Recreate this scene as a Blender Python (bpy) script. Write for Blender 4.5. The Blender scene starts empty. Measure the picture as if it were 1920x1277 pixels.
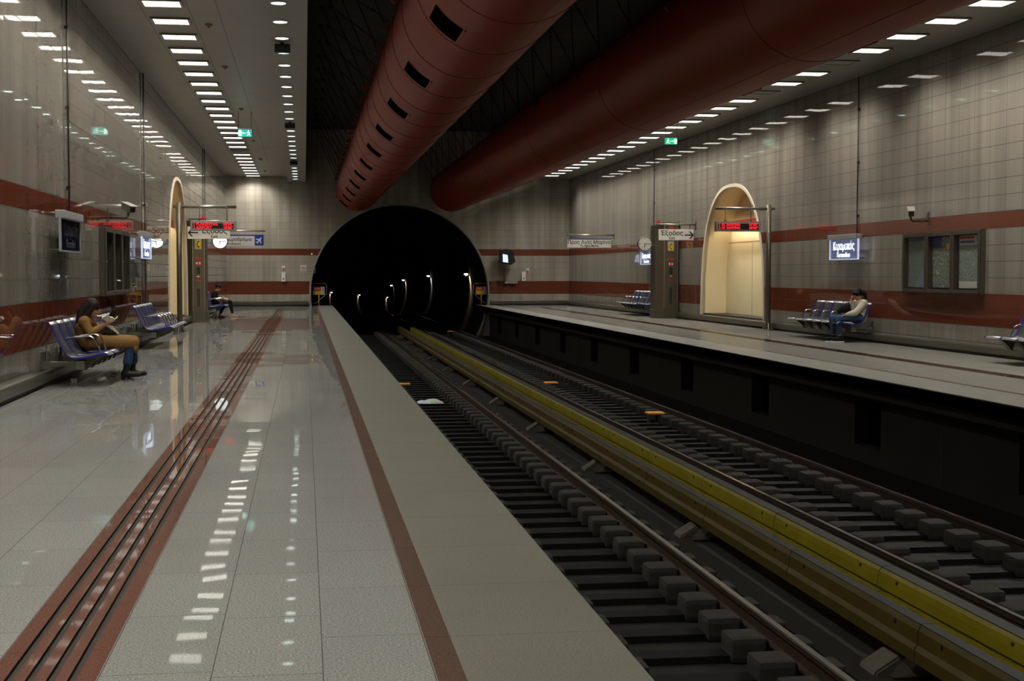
import bpy, bmesh, math, random
from mathutils import Vector, Matrix
random.seed(7)
PI = math.pi
SC = bpy.context.scene
COL = SC.collection
SC.view_settings.view_transform = 'Standard'
SC.view_settings.look = 'None'
SC.view_settings.gamma = 1.0
SC.view_settings.exposure = EXPOSURE = 0.05
SC.view_settings.use_curve_mapping = False
SC.cycles.max_bounces = 8
SC.cycles.diffuse_bounces = 4
SC.cycles.glossy_bounces = 5
SC.cycles.transparent_max_bounces = 12
SC.cycles.sample_clamp_indirect = 6.0
w = bpy.data.worlds.new('world'); SC.world = w
w.use_nodes = True
w.node_tree.nodes['Background'].inputs[0].default_value = (0, 0, 0, 1)

# ------------------------------------------------------------------ materials
def lin(c):
    return tuple(((x / 255) / 12.92 if x / 255 <= .04045 else ((x / 255 + .055) / 1.055) ** 2.4) for x in c)

class NT:
    def __init__(s, m): s.t = m.node_tree; s.b = s.t.nodes['Principled BSDF']
    def n(s, kind, **kw):
        x = s.t.nodes.new(kind)
        for k, v in kw.items(): setattr(x, k, v)
        return x
    def l(s, a, b): s.t.links.new(a, b)
    def v(s, x, sock):
        if isinstance(x, (int, float)): sock.default_value = x
        elif isinstance(x, tuple): sock.default_value = x if len(x) == len(sock.default_value) else x + (1,)
        else: s.l(x, sock)
    def math(s, op, a, b=0.0, c=0.0):
        x = s.n('ShaderNodeMath', operation=op)
        s.v(a, x.inputs[0]); s.v(b, x.inputs[1]); s.v(c, x.inputs[2])
        return x.outputs[0]
    def vmath(s, op, a, b=None, scale=None):
        x = s.n('ShaderNodeVectorMath', operation=op)
        s.v(a, x.inputs[0])
        if b is not None: s.v(b, x.inputs[1])
        if scale is not None: s.v(scale, x.inputs['Scale'])
        return x.outputs[0]
    def mix(s, f, a, b):
        x = s.n('ShaderNodeMix', data_type='RGBA')
        s.v(f, x.inputs[0]); s.v(a, x.inputs[6]); s.v(b, x.inputs[7])
        return x.outputs[2]
    def noise(s, scale, detail=3, rough=.6, vec=None):
        x = s.n('ShaderNodeTexNoise'); x.inputs['Scale'].default_value = scale
        x.inputs['Detail'].default_value = detail; x.inputs['Roughness'].default_value = rough
        s.l(vec if vec is not None else s.co(), x.inputs['Vector'])
        return x.outputs[0]
    def co(s):
        if not hasattr(s, 'tc'): s.tc = s.n('ShaderNodeTexCoord')
        return s.tc.outputs['Object']
    def xyz(s):
        if not hasattr(s, 'sx'):
            s.sx = s.n('ShaderNodeSeparateXYZ'); s.l(s.co(), s.sx.inputs[0])
        return s.sx.outputs
    def band(s, x, lo, hi):
        return s.math('MULTIPLY', s.math('GREATER_THAN', x, lo), s.math('LESS_THAN', x, hi))
    def joint(s, u, wd):          # u in tile units, wd = half width in tile units
        f = s.math('FRACT', u)
        d = s.math('MINIMUM', f, s.math('SUBTRACT', 1.0, f))
        return s.math('LESS_THAN', d, wd)

def new_mat(name):
    m = bpy.data.materials.new(name); m.use_nodes = True
    return m, NT(m)

def mat(name, col, rough=.5, metal=0., spec=.5, noise=None, bump=None, emit=None, coat=0.):
    m, t = new_mat(name)
    b = t.b
    b.inputs['Base Color'].default_value = (*col, 1); b.inputs['Roughness'].default_value = rough
    b.inputs['Metallic'].default_value = metal; b.inputs['Specular IOR Level'].default_value = spec
    b.inputs['Coat Weight'].default_value = coat
    if noise:
        sc, amt = noise
        f = t.noise(sc)
        t.l(t.mix(f, tuple(c * (1 - amt) for c in col), tuple(min(1, c * (1 + amt)) for c in col)), b.inputs['Base Color'])
    if bump:
        sc, st = bump
        bp = t.n('ShaderNodeBump'); bp.inputs['Strength'].default_value = st; bp.inputs['Distance'].default_value = .01
        t.l(t.noise(sc), bp.inputs['Height']); t.l(bp.outputs[0], b.inputs['Normal'])
    if emit:
        b.inputs['Emission Color'].default_value = (*emit[0], 1); b.inputs['Emission Strength'].default_value = emit[1]
    return m

def wall_mat(name, ax, tw, tilt=.006, gain=1., jw=1.):
    m, t = new_mat(name)
    o = t.xyz(); u = t.math('DIVIDE', o[ax], tw); z = t.math('DIVIDE', t.math('SUBTRACT', o[2], .215), .275)
    cell = t.n('ShaderNodeCombineXYZ'); t.l(t.math('FLOOR', u), cell.inputs[0]); t.l(t.math('FLOOR', z), cell.inputs[1])
    wn = t.n('ShaderNodeTexWhiteNoise'); t.l(cell.outputs[0], wn.inputs['Vector'])
    band = t.math('MAXIMUM', t.band(o[2], .49, 1.04), t.band(o[2], 2.14, 2.415))
    sp = t.noise(70, 2, .7)
    st = t.n('ShaderNodeMapping'); st.inputs['Scale'].default_value = (2.6, 2.6, .16); t.l(t.co(), st.inputs[0])
    sn = t.noise(1.0, 3, .55, st.outputs[0])
    sr = t.n('ShaderNodeMapRange'); sr.inputs[1].default_value = .36; sr.inputs[2].default_value = .66; t.l(sn, sr.inputs[0]); streak = sr.outputs[0]
    g = t.mix(sp, tuple(gain * v for v in (.155, .139, .115)), tuple(gain * v for v in (.37, .338, .285)))
    g = t.mix(t.math('MULTIPLY', streak, .5), g, (.115, .102, .085))
    g = t.mix(t.math('MULTIPLY', wn.outputs[0], .25), g, (.22, .2, .17))
    r = t.mix(sp, (.085, .022, .012), (.19, .055, .03))
    c = t.mix(band, g, r)
    j = t.math('MAXIMUM', t.joint(u, .009 * jw), t.joint(z, .019 * jw))
    c = t.mix(t.math('MULTIPLY', j, .85), c, (.02, .018, .015))
    t.l(c, t.b.inputs['Base Color'])
    rg = t.math('MULTIPLY_ADD', streak, .03, .012); t.b.inputs['Specular IOR Level'].default_value = .3
    t.l(t.math('MAXIMUM', rg, t.math('MULTIPLY', j, .6)), t.b.inputs['Roughness'])
    d = t.vmath('SCALE', t.vmath('SUBTRACT', wn.outputs['Color'], (.5, .5, .5)), scale=tilt)
    wv = t.n('ShaderNodeTexNoise'); wv.inputs['Scale'].default_value = 2.2; wv.inputs['Detail'].default_value = 1; t.l(t.co(), wv.inputs['Vector'])
    d2 = t.vmath('SCALE', t.vmath('SUBTRACT', wv.outputs['Color'], (.5, .5, .5)), scale=tilt * .35)
    geo = t.n('ShaderNodeNewGeometry')
    t.l(t.vmath('NORMALIZE', t.vmath('ADD', geo.outputs['Normal'], t.vmath('ADD', d, d2))), t.b.inputs['Normal'])
    return m

def floor_mat(name, c0, c1, tw, tl, x0, rough=.026, tilt=.006, spec=1., joint=1.0, cross=True, big=.25, power=7.6):
    m, t = new_mat(name)
    o = t.xyz(); u = t.math('DIVIDE', t.math('SUBTRACT', o[0], x0), tw)
    v = t.math('DIVIDE', o[1], tl)
    if cross:   # joints of neighbouring rows are staggered
        sh = t.n('ShaderNodeTexWhiteNoise', noise_dimensions='1D'); t.l(t.math('FLOOR', u), sh.inputs['W'])
        v = t.math('ADD', v, sh.outputs[0])
    cell = t.n('ShaderNodeCombineXYZ'); t.l(t.math('FLOOR', u), cell.inputs[0]); t.l(t.math('FLOOR', v), cell.inputs[1])
    wn = t.n('ShaderNodeTexWhiteNoise'); t.l(cell.outputs[0], wn.inputs['Vector'])
    sp = t.noise(110, 2, .8)
    ramp = t.n('ShaderNodeMapRange'); ramp.inputs[1].default_value = .35; ramp.inputs[2].default_value = .65; t.l(sp, ramp.inputs[0])
    c = t.mix(ramp.outputs[0], c0, c1)
    dirt = t.noise(.9, 4, .6)
    c = t.mix(t.math('MULTIPLY', dirt, big), c, tuple(x * .55 for x in c0))
    c = t.mix(t.math('MULTIPLY', wn.outputs[0], .16), c, c0)
    j = t.math('MAXIMUM', t.joint(u, .0022 / tw), t.joint(v, .0022 / tl))
    c = t.mix(t.math('MULTIPLY', j, .7 * joint), c, (.02, .018, .015))
    t.l(c, t.b.inputs['Base Color'])
    t.b.inputs['Specular IOR Level'].default_value = 0.
    t.b.inputs['Roughness'].default_value = .6
    d = t.vmath('SCALE', t.vmath('SUBTRACT', wn.outputs['Color'], (.5, .5, .5)), scale=tilt)
    wv = t.n('ShaderNodeTexNoise'); wv.inputs['Scale'].default_value = 1.7; wv.inputs['Detail'].default_value = 1; t.l(t.co(), wv.inputs['Vector'])
    d2 = t.vmath('SCALE', t.vmath('SUBTRACT', wv.outputs['Color'], (.5, .5, .5)), scale=tilt * 1.2)
    geo = t.n('ShaderNodeNewGeometry')
    nn = t.vmath('NORMALIZE', t.vmath('ADD', geo.outputs['Normal'], t.vmath('ADD', d, d2)))
    # polish: a thin sealed layer that reflects mostly at grazing angles
    gl = t.n('ShaderNodeBsdfGlossy'); t.l(nn, gl.inputs['Normal'])
    t.l(t.math('MAXIMUM', t.math('MULTIPLY_ADD', dirt, .05, rough - .03), t.math('MULTIPLY', j, .5)), gl.inputs['Roughness'])
    lw = t.n('ShaderNodeLayerWeight'); lw.inputs[0].default_value = .5
    fr = t.math('MULTIPLY_ADD', t.math('POWER', lw.outputs['Facing'], power), spec, .002); fr = t.math('MULTIPLY', fr, t.math('SUBTRACT', 1.0, j))
    ms = t.n('ShaderNodeMixShader'); t.l(fr, ms.inputs[0]); t.l(t.b.outputs[0], ms.inputs[1]); t.l(gl.outputs[0], ms.inputs[2])
    t.l(ms.outputs[0], t.t.nodes['Material Output'].inputs['Surface'])
    return m

def ceiling_mat(name):
    m, t = new_mat(name)
    o = t.xyz()
    j = t.joint(t.math('DIVIDE', o[1], .102), .05)
    jx = t.math('MAXIMUM', t.math('MAXIMUM', t.band(o[0], -1.305, -1.285), t.band(o[0], -2.46, -2.44)), t.band(o[0], -1.745, -1.725))
    jx = t.math('MAXIMUM', jx, t.band(o[0], 9.39, 9.41))
    n = t.noise(1.1, 4, .6)
    c = t.mix(n, (.21, .2, .18), (.34, .325, .29))
    c = t.mix(t.math('MAXIMUM', t.math('MULTIPLY', j, .35), t.math('MULTIPLY', jx, .8)), c, (.04, .037, .03))
    t.l(c, t.b.inputs['Base Color']); t.b.inputs['Roughness'].default_value = .38
    return m

def map_mat(name, bg, road, patch, seed):
    m, t = new_mat(name)
    mp = t.n('ShaderNodeMapping'); mp.inputs['Location'].default_value = (seed, seed * 2, seed * 3); t.l(t.co(), mp.inputs[0])
    vo = t.n('ShaderNodeTexVoronoi', feature='DISTANCE_TO_EDGE'); vo.inputs['Scale'].default_value = 14; t.l(mp.outputs[0], vo.inputs['Vector'])
    r = t.math('LESS_THAN', vo.outputs[0], .05)
    v2 = t.n('ShaderNodeTexVoronoi'); v2.inputs['Scale'].default_value = 6; t.l(mp.outputs[0], v2.inputs['Vector'])
    p = t.math('GREATER_THAN', t.noise(3.5, 2, .5, mp.outputs[0]), .62)
    c = t.mix(p, bg, patch); c = t.mix(r, c, road)
    t.l(c, t.b.inputs['Base Color']); t.b.inputs['Roughness'].default_value = .6
    return m

def glass_mat(name, tint=(1, 1, 1), op=.1, rough=.02, emit=None):
    m, t = new_mat(name)
    b = t.b; b.inputs['Base Color'].default_value = (*tint, 1); b.inputs['Roughness'].default_value = rough
    b.inputs['Alpha'].default_value = op
    if emit:
        b.inputs['Emission Color'].default_value = (*emit[0], 1); b.inputs['Emission Strength'].default_value = emit[1]
    return m

def louvre(name, col, base, peak, n, cut=None):
    """lamp behind a louvre: strongest straight down, much weaker at low angles"""
    m, t = new_mat(name)
    t.b.inputs['Base Color'].default_value = (.6, .6, .6, 1)
    g = t.n('ShaderNodeNewGeometry'); d = t.n('ShaderNodeVectorMath', operation='DOT_PRODUCT')
    t.l(g.outputs['Normal'], d.inputs[0]); t.l(g.outputs['Incoming'], d.inputs[1])
    ca = t.math('ABSOLUTE', d.outputs['Value'])
    if cut:
        k = t.n('ShaderNodeMapRange', interpolation_type='SMOOTHSTEP'); k.inputs[1].default_value, k.inputs[2].default_value = cut
        t.l(ca, k.inputs[0]); s = t.math('MULTIPLY_ADD', k.outputs[0], peak, base)
    else: s = t.math('MULTIPLY_ADD', t.math('POWER', ca, n), peak, base)
    s = t.math('MULTIPLY', s, t.math('SUBTRACT', 1.0, g.outputs['Backfacing']))
    t.b.inputs['Emission Color'].default_value = (*col, 1); t.l(s, t.b.inputs['Emission Strength'])
    return m

M = {}
M['wall_side'] = wall_mat('wall_side', 1, .565)
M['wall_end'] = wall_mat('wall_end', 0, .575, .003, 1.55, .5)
GR0, GR1 = (.16, .157, .146), (.405, .40, .378)
M['granite'] = floor_mat('granite', GR0, GR1, .385, .85, .055)
M['granite_r'] = floor_mat('granite_r', (.135, .125, .11), (.34, .322, .29), .385, .85, 7.3, spec=.6, power=11., tilt=.004, rough=.06)
M['red_strip'] = floor_mat('red_strip', (.10, .042, .03), (.20, .092, .066), 5., .77, -2, rough=.03, cross=False)
M['groove'] = mat('groove', (.05, .042, .036), .8, 0, .1)
M['brown_strip'] = floor_mat('brown_strip', (.075, .048, .037), (.14, .09, .07), 5., .9, -2, rough=.2, cross=False, spec=.6)
M['coping'] = floor_mat('coping', (.145, .137, .115), (.235, .222, .19), 5., .9, -2, rough=.30, tilt=.002, spec=.5, joint=.6, cross=False, big=.5, power=14.)
M['ceiling'] = ceiling_mat('ceiling')
M['soffit'] = mat('soffit', (.30, .295, .26), .45, noise=(3, .12))
M['void'] = mat('void', (.046, .044, .035), .85, 0, .2, noise=(1.2, .5))
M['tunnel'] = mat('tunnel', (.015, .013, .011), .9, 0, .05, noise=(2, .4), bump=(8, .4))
M['rim'] = mat('rim', (.26, .25, .22), .55, noise=(6, .2))
M['kerb'] = mat('kerb', (.095, .086, .064), .3, .3, noise=(5, .25))
M['dark'] = mat('dark', (.012, .012, .011), .7)
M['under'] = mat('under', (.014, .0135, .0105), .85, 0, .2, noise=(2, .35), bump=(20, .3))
M['bed'] = mat('bed', (.0098, .0086, .0072), .7, 0, .2, noise=(3, .6), bump=(14, .3))
M['path'] = mat('path', (.017, .016, .0135), .75, 0, .2, noise=(4, .3), bump=(18, .3))
M['tie'] = mat('tie', (.005, .0047, .0044), .7, 0, .15)
M['block'] = mat('block', (.022, .020, .0165), .85, 0, .2, noise=(12, .3), bump=(40, .3))
M['wedge'] = mat('wedge', (.075, .066, .05), .85, 0, .2, noise=(9, .3))
M['clip'] = mat('clip', (.02, .018, .016), .5, .5)
M['rail_side'] = mat('rail_side', (.028, .015, .009), .6, .1, .3, noise=(25, .4))
M['rail_head'] = mat('rail_head', (.42, .39, .36), .2, 1.)
M['cover_yellow'] = mat('cover_yellow', (.14, .115, .0012), .45, 0, .3, noise=(3, .3))
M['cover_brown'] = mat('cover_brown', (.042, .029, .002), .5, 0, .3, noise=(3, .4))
M['cover_top'] = mat('cover_top', (.024, .023, .021), .6, 0, .3, noise=(14, .5))
M['orange'] = mat('orange', (.75, .33, .02), .5)
M['duct'] = mat('duct', (.25, .031, .0145), .45, 0., .16, noise=(.8, .2))
M['duct_seam'] = mat('duct_seam', (.19, .024, .011), .5, 0, .1)
M['duct_in'] = mat('duct_in', (.008, .003, .002), .9, 0, 0)  # near-black colour stands for the unlit inside of the duct
M['lug'] = mat('lug', (.16, .03, .02), .6)
M['wire'] = mat('wire', (.006, .006, .006), .7)
M['steel'] = mat('steel', (.30, .285, .25), .33, .85, noise=(4, .15))
M['steel_dark'] = mat('steel_dark', (.125, .105, .075), .40, .6, noise=(4, .2))
M['chrome'] = mat('chrome', (.72, .72, .72), .14, 1.)
M['seat_metal'] = mat('seat_metal', (.36, .35, .33), .36, .75)
M['blue'] = mat('blue', (.012, .022, .22), .4)
M['grey_box'] = mat('grey_box', (.34, .345, .345), .45, .2)
M['sign_white'] = mat('sign_white', (.62, .60, .55), .35)
M['black'] = mat('black', (.008, .008, .008), .4)
M['ink'] = mat('ink', (.012, .012, .012), .5)
M['sign_blue'] = mat('sign_blue', (.01, .03, .28), .4)
M['white'] = mat('white', (.72, .72, .70), .45)
M['red'] = mat('red', (.52, .02, .015), .45)
M['yellow'] = mat('yellow', (.72, .47, .01), .45)
M['cream'] = mat('cream', (.72, .61, .38), .45, noise=(1.5, .06))
M['cream_dark'] = mat('cream_dark', (.26, .21, .12), .6)
M['niche_rim'] = mat('niche_rim', (.62, .56, .44), .5)
M['led'] = mat('led', (.2, .0, .0), .5, emit=((1, .015, .03), 1.9))
M['light'] = louvre('light', (1, .955, .865), 3.2, 72., 1, (.30, .70))
M['light_off'] = mat('light_off', (.2, .2, .19), .3)
M['down'] = louvre('down', (.80, 1, .87), 5., 52., 1, (.45, .85))
M['lamp'] = mat('lamp', (.8, .8, .8), .5, emit=((1, .80, .60), 14))
M['lamp_cool'] = mat('lamp_cool', (.8, .8, .8), .5, emit=((.70, .86, 1), 14))
M['beam'] = mat('beam', (.035, .033, .027), .9, 0, .1)
M['streak_emitter'] = louvre('streak_emitter', (1, .74, .50), 8., 9000., 9.)  # emits, for the added plane that lights the tunnel wall
M['streak_emitter_cool'] = louvre('streak_emitter_cool', (.66, .85, 1), 8., 7500., 9.)  # cool version of the added wall-lighting emitter
M['conduit'] = mat('conduit', (.035, .031, .026), .5, .2)
M['bronze'] = mat('bronze', (.07, .058, .042), .45, .3)
M['brass'] = mat('brass', (.30, .2, .07), .4, .8)
M['green'] = mat('green', (.0, .25, .1), .4, emit=((.0, .62, .25), .9))
M['green_l'] = mat('green_l', (.0, .25, .2), .4, emit=((.02, .40, .32), .9))
M['sign_glow'] = mat('sign_glow', (.8, .8, .8), .4, emit=((.75, 1, .95), 1.2))
M['letter_glow'] = mat('letter_glow', (.8, .8, .9), .4, emit=((.70, .80, 1), 1.7))
M['plate_glow'] = glass_mat('plate_glow', (.2, .22, .32), .4, .05, emit=((.30, .38, .85), .16))
M['plate_off'] = glass_mat('plate_off', (.012, .014, .03), .86, .05)
M['edge_glow'] = mat('edge_glow', (.7, .72, .8), .4, emit=((.6, .7, 1), .55))
M['letter_off'] = mat('letter_off', (.016, .019, .04), .4, 0, .2)
M['clock_glow'] = mat('clock_glow', (.8, .8, .8), .4, emit=((.86, 1, .97), 1.6))
M['clock_face'] = mat('clock_face', (.55, .53, .48), .5)
M['pane'] = glass_mat('pane', (.03, .035, .03), .1, .02)
M['map_a'] = map_mat('map_a', (.20, .25, .19), (.42, .44, .42), (.22, .30, .16), 1.3)
M['map_b'] = map_mat('map_b', (.13, .155, .12), (.40, .40, .36), (.16, .19, .09), 4.1)
M['map_c'] = map_mat('map_c', (.16, .2, .17), (.21, .25, .21), (.2, .23, .14), 7.7)
M['map_sea'] = mat('map_sea', (.20, .27, .33), .6)
M['screen'] = mat('screen', (.1, .1, .1), .4, emit=((.6, .72, 1), 1.2))
M['cabinet'] = mat('cabinet', (.24, .22, .18), .5)
M['amber'] = mat('amber', (.8, .5, .1), .4, emit=((1, .62, .1), 3))

# ------------------------------------------------------------------ mesh helpers
class MB:
    def __init__(s): s.bm = bmesh.new(); s.mi = 0
    def _tag(s, faces):
        for f in faces: f.material_index = s.mi
    def box(s, a, b, bev=0.):
        lo = [min(a[i], b[i]) for i in range(3)]; hi = [max(a[i], b[i]) for i in range(3)]
        vs = [s.bm.verts.new((x, y, z)) for x in (lo[0], hi[0]) for y in (lo[1], hi[1]) for z in (lo[2], hi[2])]
        fs = [s.bm.faces.new([vs[i] for i in q]) for q in ((0, 1, 3, 2), (4, 6, 7, 5), (0, 4, 5, 1), (2, 3, 7, 6), (0, 2, 6, 4), (1, 5, 7, 3))]
        s._tag(fs)
        if bev > 0:
            r = bmesh.ops.bevel(s.bm, geom=list({e for f in fs for e in f.edges}), offset=bev, segments=2, affect='EDGES', profile=.6)
            s._tag(r['faces'])
        return s
    def prism(s, pts, ax, a, b, bev=0.):
        """polygon pts (2D) extruded along axis ax from a to b; the other two axes in xyz order"""
        def P(p, h):
            return (h, p[0], p[1]) if ax == 0 else (p[0], h, p[1]) if ax == 1 else (p[0], p[1], h)
        va = [s.bm.verts.new(P(p, a)) for p in pts]; vb = [s.bm.verts.new(P(p, b)) for p in pts]
        n = len(pts)
        fs = [s.bm.faces.new(va), s.bm.faces.new(vb[::-1])]
        fs += [s.bm.faces.new((va[i], vb[i], vb[(i + 1) % n], va[(i + 1) % n])) for i in range(n)]
        s._tag(fs)
        if bev > 0:
            es = {e for f in fs[:2] for e in f.edges}
            r = bmesh.ops.bevel(s.bm, geom=list(es), offset=bev, segments=2, affect='EDGES'); s._tag(r['faces'])
        return s
    def ring(s, c, u, v, n):
        return [s.bm.verts.new(c + u * math.cos(2 * PI * i / n) + v * math.sin(2 * PI * i / n)) for i in range(n)]
    def tube(s, pts, r, n=10, cap=True, flat=1.):
        """swept tube; r number or list; flat scales the second radius"""
        pts = [Vector(p) for p in pts]; rr = r if isinstance(r, (list, tuple)) else [r] * len(pts)
        prev = None; rings = []; u = None
        for i, p in enumerate(pts):
            d = (pts[min(i + 1, len(pts) - 1)] - pts[max(i - 1, 0)]).normalized()
            if u is None:
                h = Vector((0, 0, 1)) if abs(d.z) < .9 else Vector((1, 0, 0))
                u = d.cross(h).normalized()
            else:
                u = (u - d * u.dot(d)).normalized()
            v = d.cross(u)
            rings.append(s.ring(p, u * rr[i], v * rr[i] * flat, n))
        fs = []
        for a, b in zip(rings, rings[1:]):
            fs += [s.bm.faces.new((a[i], a[(i + 1) % n], b[(i + 1) % n], b[i])) for i in range(n)]
        if cap: fs += [s.bm.faces.new(rings[0][::-1]), s.bm.faces.new(rings[-1])]
        for f in fs: f.smooth = n > 6
        s._tag(fs)
        return s
    def lathe(s, prof, c, ax=2, n=24):
        """prof: list of (radius, height) about axis ax through c"""
        c = Vector(c); A = [Vector((1, 0, 0)), Vector((0, 1, 0)), Vector((0, 0, 1))]
        w_, u, v = A[ax], A[(ax + 1) % 3], A[(ax + 2) % 3]
        rings = [s.ring(c + w_ * h, u * max(r, 1e-4), v * max(r, 1e-4), n) for r, h in prof]
        fs = []
        for a, b in zip(rings, rings[1:]):
            fs += [s.bm.faces.new((a[i], a[(i + 1) % n], b[(i + 1) % n], b[i])) for i in range(n)]
        fs += [s.bm.faces.new(rings[0][::-1]), s.bm.faces.new(rings[-1])]
        s._tag(fs)
        return s
    def blob(s, c, r, rot=None, seg=14):
        r = r if isinstance(r, (tuple, list)) else (r, r, r)
        mt = Matrix.Translation(Vector(c)) @ (rot.to_4x4() if rot else Matrix()) @ Matrix.Diagonal((*r, 1))
        g = bmesh.ops.create_uvsphere(s.bm, u_segments=seg, v_segments=max(6, seg // 2 + 1), radius=1, matrix=mt)
        for vv in g['verts']:
            for f in vv.link_faces: f.smooth = True; f.material_index = s.mi
        return s
    def chain(s, pts, seg=12, flat=1., up=None):
        """rounded tapering limb through (pos, radius) nodes"""
        for (p, r) in pts: s.blob(p, r, seg=seg)
        for (p, r), (q, k) in zip(pts, pts[1:]):
            s.tube([p, q], [r, k], n=seg)
        return s
    def build(s, name, m, parent=None, loc=None, smooth=False):
        bmesh.ops.recalc_face_normals(s.bm, faces=s.bm.faces)
        me = bpy.data.meshes.new(name); s.bm.to_mesh(me); s.bm.free()
        for x in (m if isinstance(m, (list, tuple)) else [m]): me.materials.append(M[x] if isinstance(x, str) else x)
        if smooth:
            for p in me.polygons: p.use_smooth = True
        o = bpy.data.objects.new(name, me); COL.objects.link(o)
        if parent is not None: o.parent = parent
        if loc is not None: o.location = loc
        return o

def tag(o, label, cat, group=None, kind=None):
    o['label'] = label; o['category'] = cat
    if group: o['group'] = group
    if kind: o['kind'] = kind
    return o
def thing(name, label, cat, loc=(0, 0, 0), rz=0., group=None):
    o = bpy.data.objects.new(name, None); COL.objects.link(o)
    o.empty_display_size = .1; o.location = loc; o.rotation_euler = (0, 0, rz)
    return tag(o, label, cat, group)
def struct(o, label=None, cat=None):
    o['kind'] = 'structure'
    if label: o['label'] = label
    if cat: o['category'] = cat
    return o
def dup(o, parent=None, loc=None, rz=None):
    c = o.copy(); COL.objects.link(c)
    if parent is not None: c.parent = parent
    if loc is not None: c.location = loc
    if rz is not None: c.rotation_euler = (0, 0, rz)
    for ch in list(o.children): dup(ch, c)
    return c

ONES = 'zeroth first second third fourth fifth sixth seventh eighth ninth tenth eleventh twelfth thirteenth fourteenth fifteenth sixteenth seventeenth eighteenth nineteenth'.split()
def nth(n):
    if n < 20: return ONES[n]
    t, u = divmod(n, 10)
    if u == 0: return {2: 'twentieth', 3: 'thirtieth', 4: 'fortieth', 5: 'fiftieth'}[t]
    return {2: 'twenty', 3: 'thirty', 4: 'forty', 5: 'fifty'}[t] + '-' + ONES[u]

_tc = {}
def text(s_, size, m, parent, loc, rot=(PI / 2, 0, 0), name='lettering', align='CENTER', squeeze=1., bold=0.):
    key = (s_, size, m, align, bold)
    if key not in _tc:
        cu = bpy.data.curves.new('lettering', 'FONT'); cu.body = s_; cu.size = size; cu.align_x = align; cu.align_y = 'CENTER'
        cu.extrude = .0015; cu.resolution_u = 3; cu.offset = bold
        ob = bpy.data.objects.new('tmp', cu); COL.objects.link(ob)
        dg = bpy.context.evaluated_depsgraph_get()
        me = bpy.data.meshes.new_from_object(ob.evaluated_get(dg))
        bpy.data.objects.remove(ob); bpy.data.curves.remove(cu)
        me.materials.clear(); me.materials.append(M[m]); _tc[key] = me
    o = bpy.data.objects.new(name, _tc[key]); COL.objects.link(o)
    o.parent = parent; o.location = loc; o.rotation_euler = rot; o.scale = (squeeze, 1, 1)
    return o
# ------------------------------------------------------------------ setting
XL, XR, YB, YE, ZC, ZS, ZV = -3.25, 11.4, -14.0, 61.0, 5.45, 5.23, 7.45

def strip_floor(name, secs, y0, y1, face_x, sign):
    """platform slab swept along y: secs = (x_start, x_end, material, z); the lip at face_x"""
    b = MB(); mats = []
    def mi(k):
        if k not in mats: mats.append(k)
        return mats.index(k)
    pts = []
    for xa, xb, mk, z in secs:
        b.mi = mi(mk)
        vs = [b.bm.verts.new(p) for p in ((xa, y0, z), (xb, y0, z), (xb, y1, z), (xa, y1, z))]
        f = b.bm.faces.new(vs if sign > 0 else vs[::-1]); f.material_index = b.mi
    # groove walls
    for (xa, xb, mk, z), (xc, xd, mk2, z2) in zip(secs, secs[1:]):
        if abs(z - z2) > 1e-5:
            b.mi = mi('groove')
            vs = [b.bm.verts.new(p) for p in ((xb, y0, z), (xb, y1, z), (xb, y1, z2), (xb, y0, z2))]
            b.bm.faces.new(vs).material_index = b.mi
    xa, xb = secs[0][0], secs[-1][1]
    lo, hi = min(xa, xb), max(xa, xb)
    b.mi = mi('coping')     # slab body with the overhanging lip, its top just under the paving
    b.box((lo, y0, -.15), (hi, y1, -.014))
    vs = [b.bm.verts.new(p) for p in ((face_x, y0, 0), (face_x, y1, 0), (face_x, y1, -.15), (face_x, y0, -.15))]
    b.bm.faces.new(vs).material_index = b.mi
    me = bpy.data.meshes.new(name); b.bm.to_mesh(me); b.bm.free()
    for k in mats: me.materials.append(M[k])
    o = bpy.data.objects.new(name, me); COL.objects.link(o)
    return struct(o)

def strip_secs(x0, xs0, xs1, xb0, xb1, xc, gran):
    """granite, grooved red strip, granite, brown line, coping, walking from the wall to the edge"""
    s = 1 if xc > x0 else -1
    W = (xs1 - xs0)
    out = [(x0, xs0, gran, 0.)]; x = xs0
    for r in (.21, .40, .59, .78):
        g = xs0 + W * r
        out += [(x, g - s * .0145, 'red_strip', 0.), (g - s * .0145, g + s * .0145, 'groove', -.012)]; x = g + s * .0145
    out += [(x, xs1, 'red_strip', 0.), (xs1, xb0, gran, 0.), (xb0, xb1, 'brown_strip', 0.), (xb1, xc, 'coping', 0.)]
    return out
strip_floor('floor_left', strip_secs(XL, -1.097, -.72, .445, .545, 1.18, 'granite'), YB, 56., 1.18, 1)
strip_floor('floor_left_end', [(XL, .445, 'granite', 0.), (.445, .545, 'brown_strip', 0.), (.545, 1.18, 'coping', 0.)], 56., 61.9, 1.18, 1)
strip_floor('floor_right', strip_secs(XR, 9.64, 9.34, 8.22, 8.12, 7.40, 'granite_r'), YB, 57., 7.40, -1)
strip_floor('floor_right_end', [(XR, 8.22, 'granite_r', 0.), (8.22, 8.12, 'brown_strip', 0.), (8.12, 7.40, 'coping', 0.)], 57., 61.9, 7.40, -1)

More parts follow.
